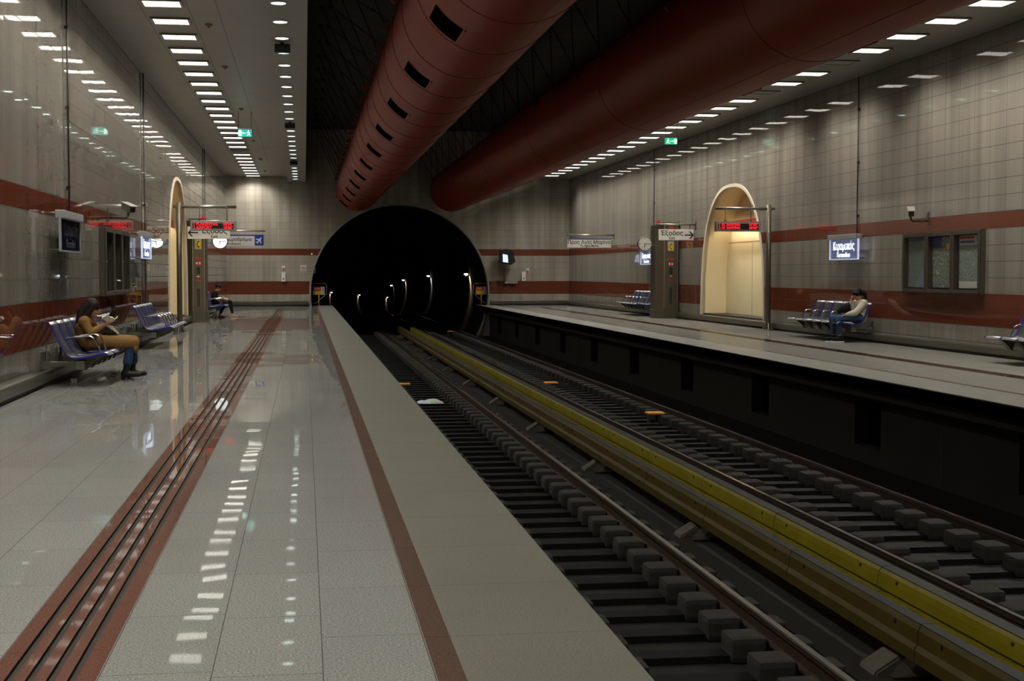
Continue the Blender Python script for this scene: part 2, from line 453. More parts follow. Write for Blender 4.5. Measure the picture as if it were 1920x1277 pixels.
def niche_outline(yc, a, z0, z1, n=36, p=2.5):
    pts = []
    for i in range(n + 1):
        t = PI * i / n
        c, s_ = math.cos(t), math.sin(t)
        pts.append((yc - a * math.copysign(abs(c) ** (2 / p), c), z0 + (z1 - z0) * abs(s_) ** (2 / p)))
    return pts
NL = (38.0, 2.7, 3.80); NR = (37.25, 2.83, 3.72)
def side_wall(name, x, out, niche):
    yc, a, zt = niche
    arch = niche_outline(yc, a, .2, zt)
    pts = [(YB, -.2), (yc - a, -.2)] + arch + [(yc + a, -.2), (YE + .4, -.2), (YE + .4, ZC + .3), (YB, ZC + .3)]
    struct(MB().prism(pts, 0, x, x + out).build(name, 'wall_side'))
    # the cream lined alcove behind the opening
    d = 1 if out > 0 else -1
    root = struct(bpy.data.objects.new('alcove', None), 'cream lined arched alcove in the ' + ('right' if d > 0 else 'left') + ' platform wall', 'alcove')
    COL.objects.link(root); root.location = (x, yc, 0)
    D = .72
    L = [(p[0], p[1]) for p in niche_outline(0, a - .012, .2, zt - .012)]
    b = MB()    # reveal
    for (p, q) in zip(L, L[1:]):
        v = [b.bm.verts.new(c) for c in ((d * .0, *p), (d * .0, *q), (d * D, *q), (d * D, *p))]
        b.bm.faces.new(v).smooth = True
    bmesh.ops.remove_doubles(b.bm, verts=b.bm.verts, dist=1e-4)
    b.build('reveal', 'cream', root)
    MB().prism(L, 0, d * D, d * (D + .05)).build('back_panel', 'cream', root)
    g = MB()    # panel joints on the back
    for yy in (-1.15, .35):
        g.box((d * (D - .004), yy - .008, .23), (d * D, yy + .008, 2.25))
    g.box((d * (D - .004), -a * .97, 2.24), (d * D, a * .97, 2.27)); g.box((d * (D - .004), -a * .75, 3.1), (d * D, a * .75, 3.115))
    g.build('panel_joint', 'cream_dark', root)
    MB().box((d * .02, -a, .0), (d * D, a, .2)).build('threshold', 'kerb', root)
    MB().box((d * .06, -a + .02, .2), (d * (D - .01), a - .02, .235)).build('shadow_gap', 'dark', root)
    r = MB()
    outer = niche_outline(0, a + .075, .2, zt + .075); inner = L
    ring = outer + inner[::-1]
    for i in range(len(outer) - 1):
        for xx in (-d * .02,):
            v = [b_ for b_ in (r.bm.verts.new((xx, *outer[i])), r.bm.verts.new((xx, *outer[i + 1])), r.bm.verts.new((xx, *inner[i + 1])), r.bm.verts.new((xx, *inner[i])))]
            r.bm.faces.new(v)
        v = [r.bm.verts.new(c) for c in ((-d * .02, *outer[i]), (-d * .02, *outer[i + 1]), (0, *outer[i + 1]), (0, *outer[i]))]; r.bm.faces.new(v)
        v = [r.bm.verts.new(c) for c in ((-d * .02, *inner[i]), (-d * .02, *inner[i + 1]), (d * .1, *inner[i + 1]), (d * .1, *inner[i]))]; r.bm.faces.new(v)
    bmesh.ops.remove_doubles(r.bm, verts=r.bm.verts, dist=1e-4)
    r.build('rim', 'niche_rim', root)
    # red fascia across the alcove with a lamp behind its lower edge
    f = MB().box((d * .30, -a * .90, 2.63), (d * .34, a * .90, 2.83)).build('fascia', 'red', root)
    MB().box((d * .37, -a * .85, 2.70), (d * .47, a * .85, 2.76)).build('lamp_tray', 'cream', root)
    MB().box((d * .38, -a * .8, 2.685), (d * .46, a * .8, 2.698)).build('fluorescent_lamp', 'light_niche', root)
    return root
M['light_niche'] = mat('light_niche', (.8, .8, .8), .5, emit=((1, .90, .66), 24))
side_wall('wall_left', XL, -.3, NL)
side_wall('wall_right', XR, .3, NR)

CX0, CZ0, CR = 4.05, .5, 3.86
a0 = math.asin(-1.9 / CR)
arc = [(CX0 + CR * math.cos(a0 + (PI - 2 * a0) * i / 64), CZ0 + CR * math.sin(a0 + (PI - 2 * a0) * i / 64)) for i in range(65)]
struct(MB().prism([(XL - .3, -1.4)] + [(XL - .3, ZV + .2), (XR + .3, ZV + .2), (XR + .3, -1.4)] + arc, 1, YE, YE + .4).build('wall_end', 'wall_end'))
rim = MB(); R2 = CR - .07
arc2 = [(CX0 + R2 * math.cos(a0 + (PI - 2 * a0) * i / 64), CZ0 + R2 * math.sin(a0 + (PI - 2 * a0) * i / 64)) for i in range(65)]
rim.prism(arc + arc2[::-1], 1, YE - .03, YE + .5)
struct(rim.build('trim_portal', 'rim'))
struct(MB().box((XL - .3, YB - .2, -1.5), (XR + .3, YB, ZV + .2)).build('wall_back', 'wall_end'))

def kerb(name, x, d):
    pts = [(x, .04), (x + d * .085, .04), (x + d * .115, .06), (x + d * .115, .15), (x + d * .10, .178), (x + d * .06, .19), (x, .19)]
    b = MB()
    b.prism(pts, 1, YB, YE); b.mi = 1; b.box((x, YB, 0), (x + d * .07, YE, .04))  # recess strip coloured dark as the shadow line under the kerb
    struct(b.build(name, ['kerb', 'dark']))
kerb('baseboard_left', XL, 1); kerb('baseboard_right', XR, -1)
for xa, xb, nm in ((XL + .12, .16, 'baseboard_end_left'), (7.95, XR - .12, 'baseboard_end_right')):
    b = MB(); b.box((xa, YE - .11, .04), (xb, YE, .2), .015); b.mi = 1; b.box((xa, YE - .07, 0), (xb, YE, .04))  # dark lower strip paints in the shade below the kerb
    struct(b.build(nm, ['kerb', 'dark']))

struct(MB().box((XL - .3, YB, ZC), (-.67, YE, ZC + .3)).build('ceiling_left', 'ceiling'))
struct(MB().box((8.85, YB, ZC), (XR + .3, YE, ZC + .3)).build('ceiling_right', 'ceiling'))
for nm, xa, xb, xi in (('trim_soffit_left', -.67, .07, .0), ('trim_soffit_right', 8.11, 8.85, 8.11)):
    b = MB(); b.box((xa, YB, ZS), (xb, YE, ZC + .3)); b.mi = 1
    xv = xb if xi == 0 else xa
    b.box((min(xv, xv + (-.1 if xi == 0 else .1)), YB, ZC + .3), (max(xv, xv + (-.1 if xi == 0 else .1)), YE, ZV))
    struct(b.build(nm, ['soffit', 'void']))
struct(MB().box((-.1, YB, ZV), (8.3, YE, ZV + .2)).build('ceiling_void', 'void'))

# track trough
struct(MB().box((.8, YB, -1.5), (8.5, 61.9, -1.32)).build('floor_track', 'bed'))
struct(MB().box((3.60, YB, -1.32), (3.84, 61.9, -1.285)).build('floor_walkway', 'path'))
struct(MB().box((.8, YB, -1.32), (.95, 61.9, -.15)).build('wall_under_left', 'under'))
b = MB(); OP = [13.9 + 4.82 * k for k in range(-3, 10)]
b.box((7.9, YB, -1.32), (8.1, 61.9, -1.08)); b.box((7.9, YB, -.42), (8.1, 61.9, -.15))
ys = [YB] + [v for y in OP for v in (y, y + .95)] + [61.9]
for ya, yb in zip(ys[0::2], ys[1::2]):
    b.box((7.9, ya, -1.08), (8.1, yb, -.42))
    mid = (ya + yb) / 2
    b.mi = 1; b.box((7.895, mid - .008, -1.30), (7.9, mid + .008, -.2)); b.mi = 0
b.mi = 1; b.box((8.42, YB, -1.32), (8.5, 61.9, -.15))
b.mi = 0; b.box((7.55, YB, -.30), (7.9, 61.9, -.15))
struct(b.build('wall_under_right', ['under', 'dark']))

# the running tunnel: straight, then falling and bending to the right
def cen(y):
    o = 0 if y < 117 else (y - 117) ** 2 / 624
    dz = 0 if y < 85 else -min((y - 85) ** 2 / 1500, (y - 85) * .03 - .33 if y > 107 else 9)
    return CX0 + o, CZ0 + dz
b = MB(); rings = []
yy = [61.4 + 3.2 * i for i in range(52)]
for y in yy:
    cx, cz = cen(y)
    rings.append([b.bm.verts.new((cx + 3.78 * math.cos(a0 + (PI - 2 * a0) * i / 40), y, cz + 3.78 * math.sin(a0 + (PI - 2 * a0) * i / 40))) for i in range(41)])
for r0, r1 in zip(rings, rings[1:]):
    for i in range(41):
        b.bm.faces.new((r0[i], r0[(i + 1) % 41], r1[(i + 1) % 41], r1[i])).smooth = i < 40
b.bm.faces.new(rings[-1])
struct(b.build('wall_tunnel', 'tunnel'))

# tunnel lamps
def tunnel_lamp(y, side, zc, lk, label):
    cx, cz = cen(y); dx = math.sqrt(3.78 ** 2 - (zc - cz) ** 2) * side
    t = thing('tunnel_lamp', label, 'lamp', (cx + dx, y, zc), 0, 'tunnel lamps')
    MB().box((-side * .30, -.12, .03), (-side * .02, .12, .06), .005).build('housing', 'steel_dark', t)
    MB().box((-side * .22, -.10, -.03), (-side * .07, .10, .03), .01).build('lamp_tube', lk, t)
    r_ = MB(); v = [r_.bm.verts.new(p) for p in ((-side * .17, -.08, -.095), (-side * .17, .08, -.095), (-side * .10, .08, -.036), (-side * .10, -.08, -.036))]  # added glowing plane that throws the light streak onto the wall
    f_ = r_.bm.faces.new(v); f_.normal_update()
    if f_.normal.z > 0: f_.normal_flip()
    r_.bm.normal_update(); me = bpy.data.meshes.new('streak_emitter'); r_.bm.to_mesh(me); r_.bm.free(); me.materials.append(M['streak_emitter_cool' if lk == 'lamp_cool' else 'streak_emitter']); ro = bpy.data.objects.new('streak_emitter', me); COL.objects.link(ro); ro.parent = t
    MB().box((-side * .06, -.03, -.05), (-side * .0, .03, .05)).build('mounting_arm', 'steel_dark', t)
for i, (y, z, lk) in enumerate(((67.3, 1.33, 'lamp'), (88.5, 1.2, 'lamp_cool'), (111, .83, 'lamp'), (132.5, .22, 'lamp'), (150, -.45, 'lamp'))):
    tunnel_lamp(y, 1, z, lk, ('cool white' if i == 1 else 'warm') + ' lamp on the right tunnel wall, ' + nth(i + 1) + ' from the portal')
for i, (y, z) in enumerate(((156, -.73), (180, -1.4), (200, -2.05))):
    tunnel_lamp(y, -1, z, 'lamp', 'warm lamp on the left wall where the tunnel bends, ' + nth(i + 1) + ' from the portal')

# ------------------------------------------------------------------ lights
def ceiling_light(x, y, lit, label, group):
    t = thing('ceiling_light', label, 'ceiling light', (x, y, ZC), 0, group)
    f = MB(); 
    f.box((-.31, -.26, -.03), (-.268, .26, 0)); f.box((.268, -.26, -.03), (.31, .26, 0))
    f.box((-.268, -.26, -.03), (.268, -.222, 0)); f.box((-.268, .222, -.03), (.268, .26, 0))
    f.build('frame', 'steel', t)
    MB().box((-.266, -.22, -.02), (.266, .22, -.004)).build('diffuser', 'light' if lit else 'light_off', t)
    return t
K = list(range(-19, 26))
for side, x in (('left', -2.09), ('right', 10.2)):
    first = {}
    for k in K:
        y = 22.06 + 1.53 * k - (1.83 if side == 'right' else 0)
        off = (side == 'left' and k == 17) or (side == 'right' and k in (4, 7))
        if side == 'right': n = len(K) - K.index(k)
        else: n = len(K) - K.index(k)
        lab = ('unlit' if off else 'lit') + ' rectangular ceiling light over the ' + side + ' platform, ' + nth(n) + ' from the end wall'
        if off not in first:
            first[off] = ceiling_light(x, y, not off, lab, 'ceiling lights over the %s platform' % side)
        else:
            c = dup(first[off], None, (x, y, ZC)); c['label'] = lab
    # round downlights in the soffit
    xd = -.34 if side == 'left' else 8.48
    pr = None
    for k in K:
        y = 20.64 + 1.53 * k + (1.5 if 0 else 0)
        lab = 'round downlight in the ' + side + ' soffit, ' + nth(len(K) - K.index(k)) + ' from the end wall'
        if pr is None:
            pr = thing('downlight', lab, 'downlight', (xd, y, ZS), 0, 'downlights in the %s soffit' % side)
            rg = MB(); rg.lathe([(.125, 0), (.125, -.012), (.105, -.016), (.102, -.004), (.102, 0)], (0, 0, 0)); rg.build('ring', 'white', pr)
            MB().lathe([(.10, 0), (.10, -.008)], (0, 0, 0)).build('lens', 'down', pr)
        else:
            c = dup(pr, None, (xd, y, ZS)); c['label'] = lab
for i, y in enumerate((60.0, 54.0, 46.9, 38.4, 31.2, 26.4)):    # brass sensor heads on the left ceiling
    t = thing('smoke_detector', 'brass smoke detector on the left ceiling, ' + nth(i + 1) + ' from the end wall', 'smoke detector', (-1.52, y - 2.5, ZC), 0, 'smoke detectors')
    MB().lathe([(.06, 0), (.06, -.015), (.045, -.03), (.02, -.036)], (0, 0, 0)).build('base', 'brass', t)
    MB().lathe([(.02, -.036), (.018, -.05), (.008, -.054)], (0, 0, 0)).build('sensor_head', 'steel_dark', t)
for i, y in enumerate((24.2, 36.8, 49.2)):
    t = thing('loudspeaker', 'black loudspeaker under the left soffit, ' + nth(i + 1) + ' from the camera end', 'loudspeaker', (-.34, y, ZS), 0, 'soffit loudspeakers')
    MB().box((-.13, -.07, -.17), (.13, .07, -.03), .02).build('cabinet', 'black', t)
    MB().box((-.11, -.078, -.155), (.11, -.07, -.045)).build('grille', 'dark', t)
    MB().box((-.03, -.03, -.03), (.03, .03, 0)).build('mounting_bracket', 'black', t)

# ------------------------------------------------------------------ ducts
def duct(side):
    s = 1 if side == 'left' else -1
    cx, cz, r = (2.24 if s > 0 else 6.27), 4.95, .92
    t = thing('ventilation_duct', 'huge red round ventilation duct over the ' + ('nearer left track, with open slots' if s > 0 else 'right track, partly in shadow'), 'duct', (cx, 0, cz))
    A0, A1 = math.radians(215), math.radians(241)
    angs = sorted(set([round(math.radians(360 * i / 64), 5) for i in range(64) if not A0 - .04 < math.radians(360 * i / 64) < A1 + .04] + [A0 + (A1 - A0) * i / 6 for i in range(7)]))
    sl = [16.55 + 4.31 * k for k in range(-6, 11)]
    ysl = sorted([YB] + [v for y in sl for v in (y - .43, y + .43)] + [YE])
    b = MB(); grid = [[b.bm.verts.new((s * r * math.cos(a), y, r * math.sin(a))) for a in angs] for y in ysl]
    n = len(angs)
    for j in range(len(ysl) - 1):
        hole = any(abs((ysl[j] + ysl[j + 1]) / 2 - y) < .05 for y in sl)
        for i in range(n):
            am = angs[i]
            if hole and A0 - 1e-4 <= am < A1 - 1e-3: continue
            b.bm.faces.new((grid[j][i], grid[j][(i + 1) % n], grid[j + 1][(i + 1) % n], grid[j + 1][i])).smooth = True
    b.build('duct_body', 'duct', t)
    # slot liners, the shade inside the duct put into their colour
    pr = None
    for y in sl:
        if y < 10: continue
        if pr is None:
            l = MB(); ri = r - .11; an = [A0 + (A1 - A0) * i / 6 for i in range(7)]
            def P(a, rr, yy): return l.bm.verts.new((s * rr * math.cos(a), yy, rr * math.sin(a)))
            for a, c in zip(an, an[1:]):
                for yy_ in (-.43, .43):
                    l.bm.faces.new((P(a, r + .004, yy_), P(c, r + .004, yy_), P(c, ri, yy_), P(a, ri, yy_)))
                l.bm.faces.new((P(a, ri, -.43), P(c, ri, -.43), P(c, ri, .43), P(a, ri, .43)))
            for a in (an[0], an[-1]):
                l.bm.faces.new((P(a, r + .004, -.43), P(a, r + .004, .43), P(a, ri, .43), P(a, ri, -.43)))
            bmesh.ops.remove_doubles(l.bm, verts=l.bm.verts, dist=1e-4)
            pr = l.build('vent_slot', 'duct_in', t, (0, y, 0))
            e = MB(); a = an[-1]
            e.tube([(s * (r + .008) * math.cos(a + .03), -.45, (r + .008) * math.sin(a + .03)), (s * (r + .008) * math.cos(a + .03), .45, (r + .008) * math.sin(a + .03))], .014, 6)
            e.build('slot_edge', 'duct', pr)
        else: dup(pr, t, (0, y, 0))
    # joints between the duct sections, and a lengthwise seam
    pr = None
    for k in range(-8, 21):
        if s < 0 and k % 4: continue
        y = 17.15 + 2.155 * k
        if pr is None:
            q = MB(); q.tube([(r * math.cos(2 * PI * i / 64) * 1.001, 0, r * math.sin(2 * PI * i / 64) * 1.001) for i in range(65)], .007, 5, cap=False)
            pr = q.build('joint_ring', 'duct_seam', t, (0, y, 0))
        else: dup(pr, t, (0, y, 0))
    a = math.radians(285)
    MB().tube([(s * r * math.cos(a), YB, r * math.sin(a)), (s * r * math.cos(a), YE, r * math.sin(a))], .008, 6).build('seam', 'duct', t)
    pr = {}
    for k in ST:
        for sx in (-1, 1):
            if sx not in pr:
                q = MB(); q.prism([(sx * .85, .38), (sx * .93, .30), (sx * .99, .36), (sx * .86, .50)], 1, -.03, .03)
                pr[sx] = q.build('hanger_lug', 'lug', t, (0, k, 0))
            else: dup(pr[sx], t, (0, k, 0))
ST = [32.9 + 2.45 * k for k in range(-6, 12)]
duct('left'); duct('right')
def rods(p, q, label, group, dy=0.):
    d = None
    for i, y in enumerate(ST):
        lab = label + ', ' + nth(len(ST) - i) + ' from the end wall'
        if d is None:
            b_ = MB(); b_.tube([(p[0], 0, p[1]), (q[0], dy, q[1])], .012, 6)
            b_.lathe([(.06, 0), (.06, -.02), (.02, -.09)], (p[0], 0, p[1]), 2, 8)
            d = b_.build('hanger_rod', 'wire'); d.location = (0, y, 0); tag(d, lab, 'hanger rod', group)
        else:
            c = dup(d, None, (0, y, 0)); c['label'] = lab
rods((.43, ZV), (1.29, 5.40), 'thin rod hanging the left side of the left duct', 'rods left of the left duct')
rods((3.95, ZV), (3.19, 5.40), 'thin rod hanging the right side of the left duct', 'rods right of the left duct')
rods((5.22, ZV), (5.32, 5.40), 'upright rod hanging the left side of the right duct', 'upright rods between the ducts')
rods((4.2, ZV), (5.27, 5.43), 'slanted rod between the two ducts', 'slanted rods between the ducts', -.25)
rods((.62, ZV), (1.36, 5.50), 'lengthwise brace rod left of the left duct', 'brace rods left of the left duct', -7.1)

# ------------------------------------------------------------------ tracks
def rail(x, label):
    t = thing('rail', label, 'rail', (x, 0, -1.265), 0, 'running rails')
    pr = [(-.07, 0), (.07, 0), (.07, .012), (.012, .03), (.012, .115), (.034, .125), (.034, .15), (-.034, .15), (-.034, .125), (-.012, .115), (-.012, .03), (-.07, .012)]
    MB().prism(pr, 1, YB, 96).build('rail_web', 'rail_side', t)
    h = MB(); h.prism([(-.034, .15), (.034, .15), (.034, .156), (.022, .165), (-.022, .165), (-.034, .156)], 1, YB, 96)
    h.build('rail_head', 'rail_head', t)
rail(1.805, 'left rail of the nearer track beside the left platform'); rail(3.305, 'right rail of the nearer track, shiny along its top')
rail(5.14, 'left rail of the farther track behind the bright yellow covers'); rail(6.64, 'right rail of the farther track, nearest the right platform')

def sleeper_proto(cx, label, group):
    t = thing('sleeper', label, 'sleeper', (cx, 0, -1.32), 0, group)
    MB().box((-1.0, -.10, 0), (1.0, .10, .054)).build('tie_bar', 'tie', t)
    bl = cl = None
    for sx in (-1, 1):
        q = MB()
        q.box((sx * .36, -.15, .0), (sx * .62, .15, .185), .045)
        q.build('concrete_block', 'block', t)
        MB().box((sx * .86, -.13, .0), (sx * .97, .13, .13), .025).build('outer_block', 'block', t)
        c = MB()
        c.tube([(sx * .645, -.07, .06), (sx * .65, -.05, .11), (sx * .66, 0, .12), (sx * .65, .05, .11), (sx * .64, .02, .075), (sx * .65, -.03, .13)], .012, 6)
        c.build('rail_clip', 'clip', t)
        MB().tube([(sx * .84, -.06, .06), (sx * .85, 0, .11), (sx * .84, .06, .06)], .012, 6).build('outer_clip', 'clip', t)
    return t
for cx, lab, grp in ((2.555, 'dark concrete sleeper with square blocks under the nearer left track', 'sleepers of the nearer track'),
                     (5.89, 'dark concrete sleeper with square blocks under the farther right track', 'sleepers of the farther track')):
    p0 = sleeper_proto(cx, lab, grp); y = 7.78 if cx < 4 else 8.3; p0.location.y = y
    while y < 61:
        y += .6
        dup(p0, None, (cx, y, -1.32))

CV2 = [(4.37, -.86), (4.48, -.86), (4.505, -.885), (4.505, -1.10), (4.48, -1.10), (4.47, -.90), (4.40, -.90), (4.37, -1.10), (4.325, -1.10), (4.325, -1.055), (4.365, -1.045), (4.365, -1.015), (4.335, -1.0), (4.342, -.93), (4.352, -.885)]
CV1 = [(3.90, -.86), (3.985, -.86), (4.01, -.885), (4.02, -1.10), (3.99, -1.10), (3.98, -.90), (3.93, -.90), (3.90, -1.10), (3.855, -1.10), (3.855, -1.02), (3.875, -.985), (3.882, -.895)]
for cv, cx, mk, lab, grp in ((CV1, 3.94, 'cover_brown', 'brownish yellow third rail cover in the nearer row', 'third rail covers of the nearer row'),
                             (CV2, 4.42, 'cover_yellow', 'bright yellow third rail cover in the farther row', 'third rail covers of the farther row')):
    p0 = None
    for i in range(22):
        y = 5.41 + 2.45 * i + (0 if cx > 4 else .7)
        lb = lab + ', ' + nth(i + 1) + ' from the camera'
        if p0 is None:
            p0 = thing('third_rail_cover', lb, 'third rail cover', (cx, y, -1.1), 0, grp)
            b = MB(); b.prism([(p[0] - cx, p[1] + 1.1) for p in cv], 1, .006, 2.444); b.build('cover_shell', mk, p0)
            b = MB(); w_ = .04; b.box((cv[0][0] - cx, .006, .24), (cv[1][0] - cx, 2.444, .248)); b.build('top_strip', 'cover_top', p0)
            b = MB()
            for yy_ in (.35, 2.1): b.lathe([(.014, 0), (.014, -.012)], (cv[-1][0] - cx - .002, yy_, .19), 0, 8)
            b.build('fixing_bolt', 'dark', p0)
        else:
            c = dup(p0, None, (cx, y, -1.1)); c['label'] = lb
p0 = None
for i in range(11):
    lb = 'pale wedge-shaped concrete bracket beside the nearer third rail, ' + nth(i + 1) + ' from the camera'
    y = 9.05 + 4.95 * i
    if p0 is None:
        p0 = MB().prism([(-.26, 0), (-.24, .06), (0, .205), (.14, .12), (.17, 0)], 1, -.14, .14, .015).build('rail_bracket', 'wedge')
        p0.location = (3.99, y, -1.315); tag(p0, lb, 'bracket', 'third rail brackets')
    else:
        c = dup(p0, None, (3.99, y, -1.315)); c['label'] = lb
for x, y, lb in ((2.19, 32.08, 'orange topped track marker beside the left platform, beyond the plastic bag'), (6.2, 24.8, 'orange topped track marker nearest the camera on the farther track'),
                 (5.56, 32.0, 'orange topped track marker beside the left rail of the farther track'), (6.2, 60.8, 'orange topped track marker by the tunnel mouth')):
    t = thing('track_marker', lb, 'track marker', (x, y, -1.32), 0, 'track markers')
    MB().box((-.15, -.13, .195), (.15, .13, .225), .006).build('top_plate', 'orange', t)
    for sx in (-.11, .11): MB().box((sx - .015, -.05, .0), (sx + .015, .05, .195)).build('leg', 'steel_dark', t)
# ------------------------------------------------------------------ benches
SEAT = [(.125, .77), (.14, .795), (.165, .795), (.185, .765), (.215, .68), (.27, .56), (.33, .45), (.375, .395), (.43, .368), (.50, .362), (.60, .375), (.72, .40), (.80, .417), (.845, .415), (.862, .395), (.858, .378)]
def sheet(b, prof, y0, y1, th=.012):
    """a bent sheet following prof (x, z) between y0 and y1, with thickness"""
    n = len(prof); off = []
    for i in range(n):
        d = (Vector(prof[min(i + 1, n - 1)]) - Vector(prof[max(i - 1, 0)])).normalized()
        off.append((prof[i][0] - d.y * -th * -1, prof[i][1] - d.x * th))
    g = [[b.bm.verts.new((p[0], y, p[1])) for p in pr] for y in (y0, y1) for pr in (prof, off)]
    fs = []
    for i in range(n - 1):
        fs += [b.bm.faces.new((g[0][i], g[0][i + 1], g[2][i + 1], g[2][i])), b.bm.faces.new((g[1][i], g[3][i], g[3][i + 1], g[1][i + 1])),
               b.bm.faces.new((g[0][i], g[1][i], g[1][i + 1], g[0][i + 1])), b.bm.faces.new((g[2][i], g[2][i + 1], g[3][i + 1], g[3][i]))]
    fs += [b.bm.faces.new((g[0][0], g[2][0], g[3][0], g[1][0])), b.bm.faces.new((g[0][-1], g[1][-1], g[3][-1], g[2][-1]))]
    for f in fs: f.material_index = b.mi
    return b
def perforated():
    m, t = new_mat('seat_perforated')
    o = t.xyz()
    t.l(t.mix(t.band(o[0], .19, .80), (.50, .49, .46), (.058, .052, .044)), t.b.inputs['Base Color'])
    t.l(t.mix(t.band(o[0], .19, .80), (.8, .8, .8), (.15, .15, .15)), t.b.inputs['Metallic']); t.b.inputs['Roughness'].default_value = .38
    return m
M['seat_perf'] = perforated()
def make_bench(label):
    t = thing('platform_bench', label, 'bench', (0, 0, 0), 0, 'platform benches')
    P = .513; y0 = -3 * P
    s0 = None
    for i in range(6):
        if s0 is None:
            b = MB(); sheet(b, SEAT, .032, P - .032); s0 = b.build('seat', 'seat_perf', t, (0, y0, 0), True)
            for ya in (0, P - .032):
                e = MB(); sheet(e, [(x, z + .004) for x, z in SEAT], ya, ya + .032, .026); e.build('edge_trim', 'blue', s0)
            k = MB(); k.prism([(.50, .33), (.80, .385), (.74, .36), (.62, .26), (.58, .20), (.50, .20)], 1, .2, P - .2); k.build('seat_support', 'steel_dark', s0)
        else: dup(s0, t, (0, y0 + i * P, 0))
    a0_ = None
    for i in range(1, 6):
        if a0_ is None:
            b = MB()
            b.tube([(.275, 0, .575), (.40, 0, .592), (.53, 0, .605), (.585, 0, .60), (.63, 0, .575), (.66, 0, .52), (.69, 0, .45), (.70, 0, .402)], .0125, 8)
            a0_ = b.build('armrest', 'chrome', t, (0, y0 + i * P, 0))
        else: dup(a0_, t, (0, y0 + i * P, 0))
    MB().box((.47, y0 + .06, .215), (.57, -y0 - .06, .325), .008).build('support_beam', 'steel', t)
    for yy_ in (y0 + .35, 0, -y0 - .35):
        b = MB(); b.box((.13, yy_ - .03, .24), (.47, yy_ + .03, .30), .005); b.build('mounting_arm', 'steel', t)
        b = MB(); b.box((.0, yy_ - .06, .20), (.018, yy_ + .06, .42)); b.box((.018, yy_ - .02, .205), (.13, yy_ + .02, .31)); b.tube([(.05, yy_ - .05, .41), (.05, yy_ + .05, .41)], .012, 8); b.tube([(.05, yy_, .30), (.05, yy_, .41)], .016, 8)
        b.build('mounting_bracket', 'steel', t)
    return t
b1 = make_bench('silver and blue slatted bench by the left wall, seating the woman in a brown coat')
b1.location = (XL, 19.45, 0)
for lab, x, y, rz in (('empty silver and blue bench on the left wall, in front of the tall sign post', XL, 28.05, 0), ('silver and blue bench far along the left wall, seating the woman in black', XL, 45.55, 0),
                      ('silver and blue bench at the right picture edge below the map showcase end', XR, 19.42, PI), ('silver and blue bench seating the woman in a cream sweater', XR, 28.66, PI), ('empty silver and blue bench far along the right wall below the clock', XR, 46.2, PI)):
    c = dup(b1, None, (x, y, 0), rz); c['label'] = lab

# ------------------------------------------------------------------ posts, displays and signs
def post(label, x, y, xa, xb, za, ht):
    t = thing('sign_post', label, 'post', (x, y, 0), 0, 'sign posts')
    MB().tube([(0, 0, .02), (0, 0, ht)], .062, 20).build('pole', 'steel_dark', t)
    MB().tube([(xa - x, 0, za), (xb - x, 0, za)], .036, 14).build('arm', 'steel', t)
    b = MB(); b.lathe([(.17, 0), (.17, .02), (.16, .022)], (0, 0, 0), 2, 24)
    b.build('base_plate', 'steel', t)
    for k in range(6):
        a = 2 * PI * k / 6 + .3; b = MB()
        b.prism([(.06, .02), (.155, .02), (.15, .045), (.06, .19)], 1, -.006, .006)
        g = b.build('gusset', 'steel', t); g.rotation_euler = (0, 0, a)
post('dark steel sign post in front of the left cream alcove', -2.86, 33.67, -2.99, -1.56, 2.925, 3.02)
post('dark steel sign post at the right cream alcove', 11.2, 33.48, 9.86, 11.34, 2.958, 3.055)
def display(label, xa, xb, za, zb, y, rods_, zarm, rows):
    cx = (xa + xb) / 2; w_ = xb - xa
    t = thing('departure_display', label, 'departure display', (cx, y, za), 0, 'departure displays')
    h = zb - za
    b = MB(); b.box((-w_ / 2, -.07, 0), (w_ / 2, .07, h), .012); b.build('housing', 'cabinet', t)
    MB().box((-w_ / 2 + .05, -.076, .05), (w_ / 2 - .055, -.068, h - .06)).build('led_panel', 'black', t)
    for i, (l, r) in enumerate(rows):
        z = h - .095 - i * .078 + .01
        text(l, .088, 'led', t, (-w_ / 2 + .065, -.079, z), align='LEFT', name='led_lettering')
        text(r, .088, 'led', t, (w_ / 2 - .07, -.079, z), align='RIGHT', name='led_lettering')
    for x in rods_:
        b = MB(); b.tube([(x - cx, -.047, h + .03), (x - cx, -.047, zarm - za + .06)], .009, 8); b.lathe([(.028, h), (.028, h + .03), (.014, h + .045)], (x - cx, -.047, 0), 2, 10)
        b.tube([(x - cx, -.047, zarm - za + .048), (x - cx, .047, zarm - za + .048), (x - cx, .047, zarm - za - .04)], .008, 8)
        b.build('hanger_rod', 'steel_dark', t)
display('departure display on the left post showing red PLAKENTIAS and AIRPORT lines', -2.60, -1.56, 2.37, 2.605, 33.67, (-2.39, -1.77), 2.925, (('1 PLAKENTIAS', "08'00''"), ('2 AIRPORT', "18'00''")))
display('departure display on the right post showing two red AG. MARINA lines', 9.852, 10.975, 2.40, 2.648, 33.48, (10.09, 10.73), 2.958, (('1 ΑΓ.ΜΑΡΙΝΑ', "01'00''"), ('2 ΑΓ.ΜΑΡΙΝΑ', "08'00''")))

